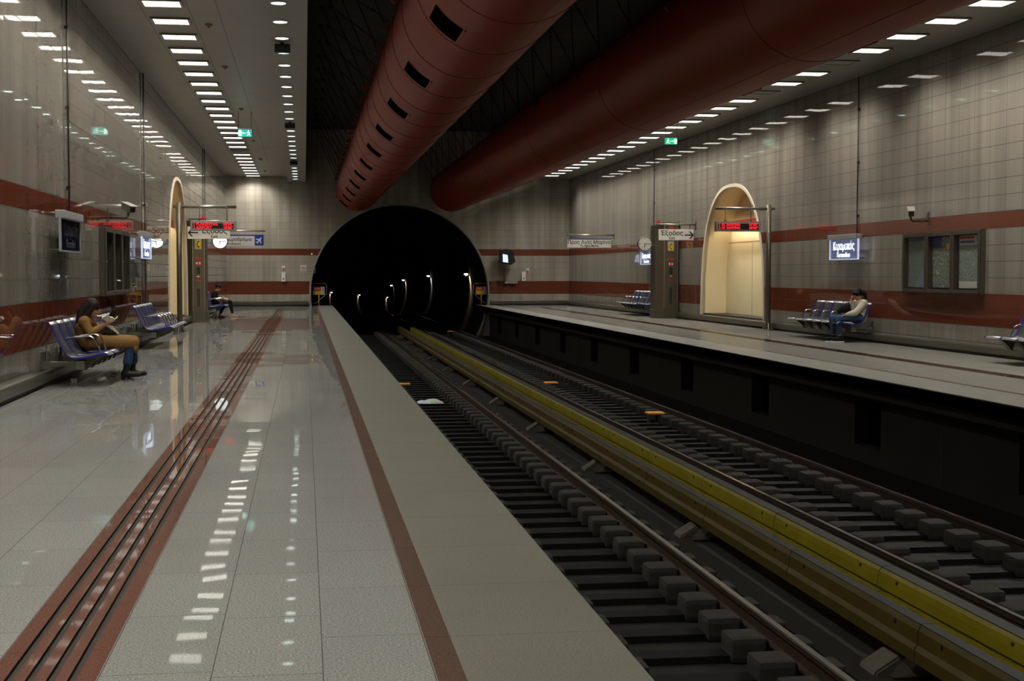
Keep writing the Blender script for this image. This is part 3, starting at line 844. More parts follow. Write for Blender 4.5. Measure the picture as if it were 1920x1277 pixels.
def arrow(b, cx, cz, d, y, s=1.):
    b.box((cx - .13 * s, y - .002, cz - .02 * s), (cx + .13 * s, y, cz + .02 * s))
    tip = cx + d * .15 * s
    for sz in (-1, 1):
        b.prism([(tip, cz), (tip - d * .045 * s, cz), (tip - d * .15 * s, cz + sz * .105 * s), (tip - d * .095 * s, cz + sz * .105 * s)], 1, y - .002, y)
def hung_sign(name, label, xa, xb, za, zb, y, xw, zarm, cat='sign'):
    cx = (xa + xb) / 2; w_ = xb - xa
    t = thing(name, label, cat, (cx, y, za), 0)
    MB().box((-w_ / 2, -.03, 0), (w_ / 2, .03, zb - za), .006).build('sign_board', 'sign_white', t)
    d = 1 if xw > cx else -1
    xe = (xa - .06 if d > 0 else xb + .06) - cx
    MB().tube([(xw - cx, 0, zarm - za), (xe, 0, zarm - za)], .026, 12).build('mounting_arm', 'steel', t)
    b = MB(); b.box((xw - cx - d * .02, -.05, zarm - za - .14), (xw - cx, .05, zarm - za + .1), .004); b.build('wall_plate', 'steel_dark', t)
    for sx in (-.8, .8):
        MB().tube([(sx * w_ / 2, 0, zb - za), (sx * w_ / 2, 0, zarm - za)], .009, 6).build('strap', 'steel_dark', t)
    return t
t = hung_sign('exit_sign', 'white exit sign with a left arrow hung beside the left help column', -3.20, -2.04, 2.34, 2.68, 40.35, XL, 2.83, 'exit sign')
text('Έξοδος', .20, 'ink', t, (.15, -.032, .215), bold=.004); text('Exit', .125, 'ink', t, (.15, -.032, .065), bold=.002)
b = MB(); arrow(b, -.42, .17, -1, -.031); b.build('arrow', 'ink', t)
MB().box((-.285, -.0315, .01), (-.28, -.03, .33)).build('panel_joint', 'cabinet', t)
t = hung_sign('exit_sign', 'white exit sign with a right arrow hung in front of the right help column', 10.28, 11.33, 2.355, 2.675, 40.75, XR, 2.815, 'exit sign')
text('Έξοδος', .19, 'ink', t, (-.13, -.032, .2), bold=.004); text('Exit', .12, 'ink', t, (-.13, -.032, .06), bold=.002)
b = MB(); arrow(b, .38, .15, 1, -.031); b.build('arrow', 'ink', t)
t = hung_sign('destination_sign', 'white and blue sign reading To Airport with an aeroplane, left platform', -3.18, -1.44, 2.35, 2.76, 51.9, XL, 2.90)
MB().box((-.87, -.033, .365), (.56, -.028, .41)).build('blue_stripe', 'sign_blue', t)
MB().box((.55, -.034, .02), (.87, -.028, .41)).build('pictogram_panel', 'sign_blue', t)
text('Προς Αεροδρόμιο', .165, 'ink', t, (.46, -.032, .24), align='RIGHT', bold=.003); text('To Airport', .11, 'ink', t, (.06, -.032, .085), align='RIGHT', bold=.002)
b = MB(); q = [(.0, .135), (.022, .11), (.022, .05), (.12, -.03), (.12, -.06), (.022, -.02), (.018, -.09), (.055, -.12), (.055, -.14), (0, -.125)]
pl = q + [(-x, z) for x, z in q[::-1][1:-1]]; a = math.radians(-40)
b.prism([(.71 + x * math.cos(a) - z * math.sin(a), .215 + x * math.sin(a) + z * math.cos(a)) for x, z in pl], 1, -.037, -.034); b.build('aeroplane', 'sign_white', t)
t = hung_sign('destination_sign', 'white sign with blue top edge reading To Aghia Marina, right platform', 9.63, 11.28, 2.33, 2.665, 51.9, XR, 2.795)
MB().box((-.825, -.033, .30), (.825, -.028, .335)).build('blue_stripe', 'sign_blue', t)
text('Προς Αγία Μαρίνα', .185, 'ink', t, (.0, -.032, .195), bold=.003); text('To Aghia Marina', .105, 'ink', t, (.0, -.032, .065), bold=.003)

def clock(label, x, y, z, r, glow, xb_):
    t = thing('platform_clock', label, 'clock', (x, y, z), 0, 'platform clocks')
    MB().lathe([(r, -.06), (r * 1.04, -.05), (r * 1.04, .05), (r, .06)], (0, 0, 0), 1, 36).build('case', 'steel_dark', t)
    MB().lathe([(r * .93, -.066), (r * .93, -.055)], (0, 0, 0), 1, 36).build('dial', 'clock_glow' if glow else 'clock_face', t)
    b = MB()
    for k in range(12):
        a = 2 * PI * k / 12; L_ = .78 if k % 3 else .68
        b.tube([(r * L_ * math.sin(a), -.068, r * L_ * math.cos(a)), (r * .88 * math.sin(a), -.068, r * .88 * math.cos(a))], .007 if k % 3 else .012, 6)
    if not glow: b.build('hour_mark', 'ink', t)
    else: b.bm.free()
    a = math.radians(187)
    MB().tube([(0, -.072, 0), (r * .52 * math.sin(a), -.072, r * .52 * math.cos(a))], .012, 6).build('hour_hand', 'ink', t)
    MB().tube([(-r * .12, -.076, 0), (r * .8, -.076, 0)], .010, 6).build('minute_hand', 'ink', t)
    MB().tube([(0, 0, -.04), (xb_ - x, 0, -.04)], .016, 8).build('mounting_arm', 'steel', t)
clock('round clock lit bright white beside the left help column', -2.36, 41.15, 2.29, .205, True, -2.77)
clock('round unlit white clock beside the right help column', 10.34, 42.75, 2.285, .215, False, 10.66)

def help_column(label, d, y, w0, w1, w2, ch):
    xw = XL if d > 0 else XR
    def X(v): return v * d           # v metres out from the wall
    t = thing('help_column', label, 'help column', (xw, y, 0), 0, 'help columns')
    fp = [(X(0), .06), (X(w0), 0), (X(w1), 0), (X(w2), ch), (X(w2), .75), (X(0), .75)]
    fb = [(X(0), .02), (X(w0 - .01), -.035), (X(w1 + .015), -.035), (X(w2 + .03), ch - .02), (X(w2 + .03), .75), (X(0), .75)]
    MB().prism(fb, 2, .0, .30).build('plinth', 'kerb', t)
    MB().prism(fp, 2, .30, 2.86).build('body', 'steel_dark', t)
    MB().box((X(.03), -.02, 2.86), (X(w2 + .02), .06, 2.93)).build('top_rail', 'steel_dark', t)
    MB().box((X(w2 - .1), -.05, 2.90), (X(w2), .05, 3.0), .01).build('beacon', 'red', t)
    MB().box((X(.2), -.012, 2.66), (X(.36), 0, 2.82)).build('red_plate', 'red', t)
    for v in (w0 + .005, w1 - .005):
        MB().box((X(v - .012), -.008, .32), (X(v + .012), 0, 2.85)).build('edge_strip', 'steel', t)
    p = MB().box((X(.19), -.015, 2.06), (X(.39), 0, 2.36), .004).build('phone_sign', 'grey_box', t)
    MB().box((X(.225), -.018, 2.09), (X(.365), -.014, 2.31)).build('yellow_panel', 'yellow', p)
    h = MB(); cx = .295 * d
    h.tube([(cx + .03, -.02, 2.28), (cx - .015, -.02, 2.26), (cx - .035, -.02, 2.20), (cx - .015, -.02, 2.14), (cx + .03, -.02, 2.12)], [.016, .012, .009, .012, .016], 8); h.build('handset_symbol', 'ink', p)
    MB().box((X(.19), -.004, 1.80), (X(.40), -.001, 1.84)).build('red_notice', 'red', t)
    q = MB().box((X(w0 + .02), -.006, 1.10), (X(w1 - .02), -.001, 1.78)).build('upper_door', 'steel_dark', t)
    s_ = MB().box((X(.21), -.010, 1.62), (X(.37), -.005, 1.72)).build('fire_notice', 'red', t)
    for v in (.25, .33): MB().box((X(v - .02), -.013, 1.64), (X(v + .02), -.009, 1.70)).build('white_symbol', 'white', s_)
    MB().box((X(.24), -.012, 1.36), (X(.34), -.005, 1.56)).build('speaker_grille', 'dark', t)
    MB().box((X(.25), -.014, 1.28), (X(.32), -.005, 1.31)).build('call_button', 'white', t)
    MB().box((X(.20), -.009, 1.17), (X(.38), -.005, 1.19)).build('red_notice', 'red', t)
    MB().box((X(w0 + .02), -.006, .34), (X(w1 - .02), -.001, 1.07)).build('lower_door', 'steel_dark', t)
    cx = .29; pts = [(X(cx) + .037 * math.cos(a_), (.92 if math.sin(a_) > 0 else .47) + .037 * math.sin(a_)) for a_ in [2 * PI * k / 20 + .001 for k in range(20)]]
    MB().prism(pts, 1, -.010, -.005).build('slot_window', 'dark', t)
help_column('steel help column with a yellow phone sign beside the left alcove', 1, 41.0, .13, .465, .50, .035)
help_column('steel help column with a yellow phone sign beside the right alcove', -1, 42.5, .07, .50, .74, .2)

# ------------------------------------------------------------------ wall fittings
def lightbox(label, side, y, lit):
    t = thing('station_name_sign', label, 'sign', (XL if side == 'left' else XR, y, 0), 0 if side == 'left' else PI, 'station name signs')
    W = .80
    b = MB(); b.box((.10, -W, 2.10), (.22, W, 2.205), .012); b.build('lamp_housing', 'grey_box', t)
    b = MB(); b.box((.15, -W + .02, 1.69), (.17, W - .02, 2.10)); b.build('glass_plate', 'plate_glow' if lit else 'plate_off', t)
    e = MB(); k = 'edge_glow' if lit else 'grey_box'
    e.box((.145, -W + .0, 1.675), (.178, W, 1.692)); e.box((.145, -W, 1.69), (.178, -W + .022, 2.10)); e.box((.145, W - .022, 1.69), (.178, W, 2.10)); e.build('plate_edge', k, t)
    lk = 'letter_glow' if lit else 'letter_off'
    text('Κεραμεικός', .235, lk, t, (.172, 0, 1.955), (PI / 2, 0, PI / 2), bold=.002, squeeze=.93)
    text('Kerameikos', .15, lk, t, (.172, 0, 1.775), (PI / 2, 0, PI / 2), bold=.001)
    for sy in (-1, 1):
        MB().tube([(0.002, sy * (W - .1), 2.17), (.11, sy * (W - .1), 2.17)], .012, 8).build('wall_mount', 'steel', t); MB().tube([(0.002, sy * (W - .1), 1.70), (.15, sy * (W - .1), 1.70)], .008, 8).build('lower_mount', 'steel', t)
lightbox('dark unlit glass station sign on the left wall, nearest the camera', 'left', 19.66, False)
lightbox('glowing glass station sign on the left wall beyond the showcase', 'left', 28.9, True)
lightbox('glowing glass station sign above the bench of the woman in cream', 'right', 28.68, True)
lightbox('glowing glass station sign on the right wall below the clock', 'right', 46.15, True)

def showcase(label, side, yc, dark):
    t = thing('map_showcase', label, 'showcase', (XL if side == 'left' else XR, yc, 0), 0 if side == 'left' else PI, 'map showcases')
    W = 1.58
    b = MB(); T = .085
    b.box((.003, -W, 1.02), (.012, W, 2.14)); b.box((.012, -W, 1.02), (T, W, 1.06)); b.box((.012, -W, 2.10), (T, W, 2.14))
    for y in (-W, -.525 - .02, .525 - .02, W - .04): b.box((.012, y, 1.06), (T, y + .04, 2.10))
    b.build('cabinet_body', 'bronze', t)
    pr = None
    for i in range(3):
        y = -1.055 + i * 1.052
        if pr is None:
            f = MB(); hw, z0, z1 = .515, 1.04, 2.12; e = .06
            f.box((T + .002, -hw, z0), (T + .027, -hw + e, z1), .006); f.box((T + .002, hw - e, z0), (T + .027, hw, z1), .006); f.box((T + .002, -hw + e, z0), (T + .027, hw - e, z0 + e), .006); f.box((T + .002, -hw + e, z1 - e), (T + .027, hw - e, z1), .006)
            pr = f.build('door_frame', 'bronze', t, (0, y, 0))
            MB().box((T + .010, -hw + e - .005, z0 + e - .005), (T + .016, hw - e + .005, z1 - e + .005)).build('glass_pane', 'pane', pr)
            MB().lathe([(.012, T + .027), (.012, T + .04)], (0, (hw - .03) if side == 'right' else (-hw + .03), 1.58), 0, 10).build('lock', 'chrome', pr)
        else: dup(pr, t, (0, y, 0))
    if dark:
        for i in range(3): MB().box((.013, -.43 + (-1.055 + i * 1.052), 1.10), (.018, .43 + (-1.055 + i * 1.052), 2.06)).build('dark_reflection_sheet', 'dark', t)  # dark sheets stand for the dark reflection in the panes; no maps here
    return t
showcase('dark glazed map showcase of three doors on the left wall under the camera', 'left', 25.1, True)
showcase('bronze framed map showcase of three glass doors on the right wall', 'right', 24.27, False)
for i, (mk, lab) in enumerate((('map_c', 'dark pale-green regional map with a blue sea in the right showcase'), ('map_b', 'city map with dense pale streets in the middle of the showcase'), ('map_a', 'light city map with a white header at the showcase left end'))):
    y = -1.055 + i * 1.052     # local y runs the other way on the right wall
    t = thing('map_poster', lab, 'map', (XR, 24.27, 0), PI, 'maps in the right showcase')
    hw = .40 if i == 2 else .43
    MB().box((.016, y - hw, 1.13), (.022, y + hw, 2.05)).build('map_sheet', mk, t)
    if i == 2:
        MB().box((.022, y - hw, 1.88), (.0235, y + hw, 2.05)).build('header', 'sign_white', t)
        MB().box((.022, y - hw, 1.13), (.0235, y + hw, 1.25)).build('footer', 'sign_white', t)
        MB().box((.0235, y - hw + .02, 1.99), (.025, y + hw * .4, 2.03)).build('red_stripe', 'red', t)
        MB().box((.0235, y - hw + .04, 1.92), (.025, y + hw * .4, 1.955)).build('title_line', 'sign_blue', t)
    elif i == 1:
        MB().box((.022, y - hw, 1.85), (.0235, y - .05, 2.05)).build('legend', 'sign_blue', t)
        MB().lathe([(.07, .022), (.07, .0235)], (0, y + .2, 1.87), 0, 16).build('park', 'yellow', t)
    else:
        pts = [(y + .32, 1.13), (y + .31, 1.4), (y + .22, 1.52), (y + .14, 1.46), (y + .07, 1.3), (y - .08, 1.22), (y - .1, 1.13)]
        MB().prism(pts, 0, .022, .0235).build('sea', 'map_sea', t)
        MB().box((.022, y - hw, 2.0), (.0235, y + hw, 2.02)).build('title_line', 'sign_blue', t)

def cctv(label, xw, y, z, dx, aim):
    t = thing('security_camera', label, 'security camera', (xw, y, z), 0, 'security cameras')
    MB().box((-.01 * dx * 0, -.04, -.12), (dx * .02, .04, .12), .004).build('wall_plate', 'steel_dark', t)
    MB().tube([(dx * .02, 0, -.04), (dx * .30, 0, -.05), (dx * .34, 0, -.02), (dx * .34, 0, .06)], .02, 8).build('mounting_arm', 'steel_dark', t)
    q = Vector(aim).normalized().to_track_quat('X', 'Z').to_matrix().to_4x4()
    for nm, mk, fn in (('housing', 'cabinet', lambda b: b.box((-.16, -.055, -.05), (.16, .055, .055), .012)), ('sunshield', 'cabinet', lambda b: b.box((-.17, -.068, .055), (.21, .068, .072), .006)),
                       ('lens', 'black', lambda b: b.box((.16, -.045, -.04), (.168, .045, .045), .003))):
        b = MB(); fn(b); o = b.build(nm, mk, t); o.matrix_local = Matrix.Translation((dx * .34, 0, .115)) @ q
cctv('grey security camera on the left wall above the dark showcase', XL, 24.55, 2.37, 1, (.55, -.83, -.25))
cctv('grey security camera on the right wall above the map showcase', XR, 24.95, 2.40, -1, (-.35, -.9, -.25))

for lab, x, y, z0, ax in (('dark vertical conduit on the left wall above the unlit sign', XL, 20.46, 2.2, 1), ('dark vertical conduit on the left wall behind the glowing sign', XL, 29.9, .2, 1), ('dark vertical conduit on the left wall near the end corner', XL, 47.8, .2, 1),
                         ('dark vertical conduit above the glowing sign by the woman in cream', XR, 28.3, 2.205, -1), ('dark vertical conduit down to the clock on the right wall', XR, 45.7, 2.205, -1)):
    t = thing('wall_conduit', lab, 'conduit', (x, y, z0), 0, 'wall conduits')
    MB().tube([(ax * .03, 0, 0.003), (ax * .03, 0, ZC - z0)], .013, 8).build('tube', 'conduit', t)
    for k in range(3): MB().box((0, -.03, .35 + k * 1.1), (ax * .05, .03, .40 + k * 1.1)).build('wall_clip', 'black', t)

# ------------------------------------------------------------------ hanging green exit signs
def running_exit(label, x, y, z, w_, h, mk, flip, zc):
    t = thing('emergency_exit_sign', label, 'emergency exit sign', (x, y, z), 0, 'green exit signs')
    MB().box((-w_ / 2, -.03, 0), (w_ / 2, .03, h), .004).build('panel', mk, t)
    MB().box((-w_ / 2, -.035, h), (w_ / 2, .035, h + .025)).build('top_cap', 'grey_box', t)
    s = flip
    MB().box((-s * w_ * .46, -.033, h * .12), (-s * w_ * .24, -.03, h * .88)).build('door_symbol', 'sign_glow', t)
    b = MB(); X = lambda v: s * v * w_
    b.blob((X(.26), -.031, h * .82), (.016, .003, .016)); 
    for p in ([(.25, .72), (.30, .42), (.38, .15)], [(.30, .42), (.24, .28), (.16, .15)], [(.26, .66), (.16, .5)], [(.26, .66), (.36, .52)]):
        b.tube([(X(u), -.032, h * v) for u, v in p], .011, 6)
    b.build('running_figure', 'sign_glow', t)
    b = MB(); b.box((X(-.16), -.0325, h * .46), (X(.08), -.03, h * .54)); b.prism([(X(-.2), h * .5), (X(-.12), h * .62), (X(-.12), h * .38)], 1, -.0325, -.03); b.build('arrow', 'sign_glow', t)
    for sx in (-.46, .46): MB().tube([(sx * w_, 0, h + .02), (sx * w_, 0, zc - z)], .007, 6).build('hanger_rod', 'wire', t)
running_exit('green running figure exit sign hung over the left platform', -1.46, 36.6, 4.82, .34, .18, 'green_l', 1, ZC)
running_exit('green running figure exit sign hung over the right platform', 10.0, 38.3, 4.93, .34, .17, 'green', -1, ZC)

# ------------------------------------------------------------------ end wall and tunnel mouth
t = thing('no_smoking_sign', 'square no smoking sign on the end wall left of the tunnel', 'sign', (-.045, YE, 1.6))
MB().box((-.12, -.015, -.13), (.12, 0, .13), .004).build('plate', 'sign_white', t)
b = MB(); b.tube([(.085 * math.cos(a), -.018, .085 * math.sin(a)) for a in [2 * PI * k / 24 for k in range(25)]], .009, 6); b.tube([(-.06, -.018, .06), (.06, -.018, -.06)], .009, 6); b.build('red_ring', 'red', t)
MB().box((-.055, -.018, -.012), (.055, -.015, .01)).build('cigarette', 'ink', t)
def call_box(label, x, z, xs, zs):
    t = thing('emergency_call_box', label, 'call box', (x, YE, z), 0, 'end wall call boxes')
    MB().box((-.085, -.10, 0), (.085, 0, .40), .01).build('case', 'white', t)
    MB().lathe([(.035, -.115), (.035, -.10)], (0, 0, .11), 1, 14).build('red_button', 'red', t)
    s_ = MB().box((xs - .065, -.012, zs), (xs + .065, 0, zs + .24)).build('notice_sign', 'white', t)
    MB().prism([(xs - .05, zs + .15), (xs + .05, zs + .15), (xs, zs + .23)], 1, -.016, -.012).build('warning_triangle', 'yellow', s_)
    MB().box((xs - .055, -.016, zs + .08), (xs + .055, -.012, zs + .13)).build('blue_field', 'sign_blue', s_)
    MB().box((xs - .055, -.016, zs + .01), (xs + .055, -.012, zs + .065)).build('red_field', 'red', s_)
call_box('white emergency call box on the end wall left of the tunnel', -.88, 1.03, .0, .43)
call_box('white emergency call box on the end wall right of the tunnel', 9.39, 1.05, .18, .30)
t = thing('signal_lamp', 'tiny amber lamp on the red band left of the tunnel', 'lamp', (.31, YE, 2.2))
MB().box((-.03, -.03, -.03), (.03, 0, .03), .005).build('case', 'black', t); MB().lathe([(.02, -.04), (.02, -.03)], (0, 0, 0), 1, 12).build('lens', 'amber', t)
t = thing('platform_monitor', 'dark hooded monitor with a bright screen right of the tunnel', 'monitor', (8.58, 60.45, 1.74))
b = MB(); b.prism([(-.30, .06), (.16, .0), (.34, .12), (.24, .58), (-.30, .62)], 1, -.25, .25, .012); b.build('hood', 'black', t)
MB().prism([(-.20, .12), (.03, .09), (.0, .42), (-.21, .46)], 1, -.262, -.25).build('screen', 'screen', t)
MB().box((-.03, -.03, .6), (.03, .55, .68)).build('mounting_arm', 'black', t)
t = thing('equipment_cabinet', 'plain grey cabinet on the end wall right of the tunnel', 'cabinet', (8.82, YE, .93))
MB().box((-.28, -.22, 0), (.28, 0, .66), .012).build('case', 'cabinet', t); MB().box((-.27, -.232, .012), (.27, -.22, .648), .004).build('door', 'cabinet', t); MB().box((-.26, -.236, .03), (-.15, -.232, .06)).build('label_plate', 'white', t)  # the small white plate is a label on the cabinet door
def gate(label, x, s, xp):
    y = 61.55
    t = thing('platform_end_gate', label, 'gate', (x, y, 0), 0, 'platform end gates')
    b = MB(); b.tube([(0, 0, .10), (0, 0, .94), (s * .58, 0, .94), (s * .65, 0, .88), (s * .65, 0, .50), (s * .2, 0, .10), (0, 0, .10)], .017, 8); b.build('gate_frame', 'grey_box', t)
    MB().tube([(-s * .05, 0, 0), (-s * .05, 0, 1.0)], .022, 8).build('hinge_post', 'grey_box', t)
    w_ = thing('warning_sign', 'red and yellow warning board at the ' + ('left' if s > 0 else 'right') + ' platform end gate', 'warning sign', (xp, y - .12, 0), 0, 'warning boards')
    MB().tube([(0, .02, 0), (0, .02, .5)], .02, 8).build('post', 'yellow', w_)
    MB().box((-.25, -.01, .46), (.25, .012, .80)).build('board', 'sign_white', w_)
    MB().box((-.25, -.014, .63), (.09, -.01, .80)).build('red_panel', 'red', w_); MB().box((-.25, -.014, .46), (.09, -.01, .63)).build('yellow_panel', 'yellow', w_)
    MB().prism([(.11, .49), (.23, .49), (.17, .60)], 1, -.014, -.01).build('warning_triangle', 'amber_flat', w_)
    b = MB(); b.blob((.17, -.012, .75), (.02, .004, .02)); b.tube([(.17, -.012, .74), (.17, -.012, .68), (.14, -.012, .63)], .008, 6); b.tube([(.17, -.012, .68), (.20, -.012, .63)], .008, 6); b.build('figure_symbol', 'ink', w_)
    for k in range(2): MB().box((-.20, -.0155, .735 - k * .04), (.04, -.014, .75 - k * .04)).build('text_line', 'white', w_)
M['amber_flat'] = mat('amber_flat', (.75, .45, .02), .5)
gate('pale tubular gate at the end of the left platform', .28, 1, .60); gate('pale tubular gate at the end of the right platform', 7.93, -1, 7.60)
for lab, x in (('small white number plate on the left rim of the tunnel mouth', .40), ('small white number plate on the right rim of the tunnel mouth', 7.82)):
    t = thing('number_plate', lab, 'number plate', (x, YE + .42, 1.50), 0, 'tunnel number plates')
    MB().box((-.075, -.012, -.12), (.075, .0, .12), .004).build('plate', 'sign_white', t); MB().box((-.025, -.014, -.06), (.025, -.012, .06)).build('mark', 'ink', t)

# ------------------------------------------------------------------ litter
t = thing('paper_carton', 'small white paper box lying on the floor before the near bench', 'litter', (-2.9, 18.58, 0), .3)
b = MB(); b.box((-.035, -.035, 0), (.035, .035, .062), .004); b.build('carton', 'white', t); MB().box((-.06, -.03, .0), (-.037, .03, .006)).build('flap', 'white', t)
b = MB(); b.bm.free(); b.bm = bmesh.new(); b.blob((0, 0, .018), (.05, .035, .018), seg=8)
for v in b.bm.verts: v.co += Vector((random.uniform(-.01, .01), random.uniform(-.01, .01), random.uniform(-.004, .006)))
for v in b.bm.verts: v.co.z = max(v.co.z, .001)
tag(b.build('crumpled_paper', 'white', None, (-2.62, 20.2, 0)), 'crumpled white paper scrap under the near bench', 'litter')
def bag_mat():
    m, tt = new_mat('bag_film'); o = tt.xyz(); n = tt.noise(9, 2)
    gr = tt.math('MULTIPLY', tt.band(o[0], -.05, .09), tt.math('GREATER_THAN', n, .52))
    c = tt.mix(gr, (.46, .49, .50), (.28, .55, .22)); c = tt.mix(tt.math('LESS_THAN', o[0], -.2), c, (.30, .50, .60))
    tt.l(c, tt.b.inputs['Base Color']); tt.b.inputs['Roughness'].default_value = .4
    return m
M['bag'] = bag_mat()
b = MB(); N = 26
def bag_z(u, v):
    return .11 * (1 - u * u) ** .5 * max(0, 1 - v * v) ** .5 * (.65 + .35 * math.sin(5 * u + 2 * v) * .5) + .012 * math.sin(17 * u + 9 * v)
g = []
for i in range(N + 1):
    row = []
    for j in range(13):
        u, v = -1 + 2 * i / N, -1 + 2 * j / 12
        wd = .17 * (1 if u > -.3 else max(.35, 1 + (u + .3) * .9))
        row.append(b.bm.verts.new((u * .27, v * wd, max(.004, bag_z(u * .98, v)))))
    g.append(row)
for i in range(N):
    for j in range(12): b.bm.faces.new((g[i][j], g[i + 1][j], g[i + 1][j + 1], g[i][j + 1])).smooth = True
low = [b.bm.verts.new((v.co.x, v.co.y, .001)) for v in [r[0] for r in g] + g[-1][1:] + [r[-1] for r in g[::-1]][1:] + g[0][::-1][1:-1]]
b.bm.faces.new(low[::-1])
o = b.build('plastic_bag', 'bag', None, (2.50, 28.7, -1.245)); tag(o, 'white plastic bag with green print lying on the nearer track', 'plastic bag')
# ------------------------------------------------------------------ people
M['skin'] = mat('skin', (.46, .25, .165), .5, 0, .35, noise=(20, .06))
M['hair_brown'] = mat('hair_brown', (.013, .0075, .0045), .65, 0, .2, noise=(60, .4))
M['hair_black'] = mat('hair_black', (.006, .005, .005), .6, 0, .25, noise=(60, .4))
M['coat'] = mat('coat', (.185, .098, .028), .8, 0, .2, noise=(9, .15), bump=(30, .25))
M['denim'] = mat('denim', (.022, .046, .105), .85, 0, .2, noise=(40, .25), bump=(60, .2))
M['denim_mid'] = mat('denim_mid', (.038, .068, .125), .85, 0, .2, noise=(7, .3), bump=(60, .2))
M['sweater'] = mat('sweater', (.52, .46, .37), .9, 0, .15, noise=(10, .08), bump=(45, .4))
M['black_cloth'] = mat('black_cloth', (.011, .011, .013), .85, 0, .2, noise=(20, .3))
M['boot'] = mat('boot', (.007, .007, .008), .48, 0, .3)
M['bag_grey'] = mat('bag_grey', (.075, .068, .058), .6)
M['cream_cloth'] = mat('cream_cloth', (.58, .52, .40), .7)
M['tan'] = mat('tan', (.42, .27, .14), .6)
M['paper'] = mat('paper', (.78, .78, .74), .6)
M['food'] = mat('food', (.42, .44, .03), .5)
M['lip'] = mat('lip', (.30, .09, .07), .5)

def vox(b, name, m, parent, size, it=3):
    o = b.build(name, m, parent)
    r = o.modifiers.new('remesh', 'REMESH'); r.mode = 'VOXEL'; r.voxel_size = size; r.use_smooth_shade = True
    if it:
        s_ = o.modifiers.new('smooth', 'SMOOTH'); s_.iterations = it; s_.factor = .5
    dg = bpy.context.evaluated_depsgraph_get()
    me = bpy.data.meshes.new_from_object(o.evaluated_get(dg))
    old = o.data; o.modifiers.clear(); o.data = me; me.name = name; bpy.data.meshes.remove(old)
    for p in me.polygons: p.use_smooth = True
    return o
def V(*a): return Vector(a)
def Ry(a): return Matrix.Rotation(a, 3, 'Y')
def limb(b, pts, k=0.):
    b.chain([(V(*p), r + k) for p, r in pts], seg=14)
def hand(b, w_, d, n, curl, side, s=.9):
    """palm and five fingers from wrist w_; d finger direction, n palm normal, side = +1/-1 thumb side"""
    d = V(*d).normalized(); n = V(*n); n = (n - d * n.dot(d)).normalized(); u = d.cross(n) * side; w_ = V(*w_)
    q = Matrix((d, u, n)).transposed()
    b.blob(w_ + d * .04 * s, (.048 * s, .037 * s, .015 * s), q)
    b.tube([w_ - d * .02, w_ + d * .03 * s], [.023 * s, .026 * s], n=10)
    for i, (o, ln, cu) in enumerate(((.029, .066, .9), (.010, .074, 1.), (-.010, .069, 1.1), (-.028, .054, 1.25))):
        p = w_ + d * (.078 * s - abs(o) * .25) + u * o * s; a = .25 * curl * cu
        pts = [(p, .0088 * s)]
        for sg, fr in enumerate((.44, .32, .24)):
            a2 = a + curl * cu * sg * .55
            p = p + (d * math.cos(a2) + n * math.sin(a2) + u * o * .9).normalized() * ln * fr * s
            pts.append((p, (.0085, .0078, .0066)[sg] * s))
        b.chain(pts, seg=8)
    p = w_ + d * .025 * s + u * .03 * s; pts = [(p, .0115 * s)]
    for sg, fr in enumerate((.03, .026, .02)):
        p = p + (d * .75 + u * (.62 - .3 * sg) + n * (.35 + .25 * sg)).normalized() * fr * s; pts.append((p, (.0105, .0095, .008)[sg] * s))
    b.chain(pts, seg=8)
def head(b, c, pitch, s=.93):
    """skull, jaw, nose and ears; pitch > 0 looks down. Returns a function that places points given in head space"""
    R = Ry(pitch); c = V(*c)
    T = lambda f, sd, z: c + R @ V(f * s, sd * s, z * s)
    b.blob(T(-.008, 0, .022), (.098 * s, .076 * s, .092 * s), R, 20)
    b.blob(T(.035, 0, -.045), (.058 * s, .058 * s, .072 * s), R, 16)
    b.blob(T(.058, 0, -.098), (.026 * s, .028 * s, .022 * s), R, 12)
    b.blob(T(.072, 0, .018), (.020 * s, .05 * s, .022 * s), R, 12)
    b.tube([T(.088, 0, .0), T(.104, 0, -.038)], [.007 * s, .0135 * s], n=8); b.blob(T(.103, 0, -.04), .0125 * s, None, 8)
    for sd in (-1, 1):
        b.blob(T(.0, sd * .077, -.012), (.017 * s, .008 * s, .03 * s), R, 10)
        b.blob(T(.062, sd * .036, -.03), (.02 * s, .022 * s, .022 * s), R, 10)
    b.blob(T(.086, 0, -.072), (.012 * s, .024 * s, .011 * s), R, 10)
    return T, R
def face_parts(T, R, root, s=.93):
    for sd in (-1, 1):
        MB().blob(T(.089, sd * .031, -.002), (.006, .011, .005), R, 10).build('eye', 'hair_black', root, None, True)
        b = MB(); b.tube([T(.088, sd * .014, .016), T(.092, sd * .033, .021), T(.083, sd * .05, .015)], .0035, 6); b.build('eyebrow', 'hair_black', root)
    MB().blob(T(.097, 0, -.073), (.005, .02, .006), R, 10).build('mouth', 'lip', root, None, True)

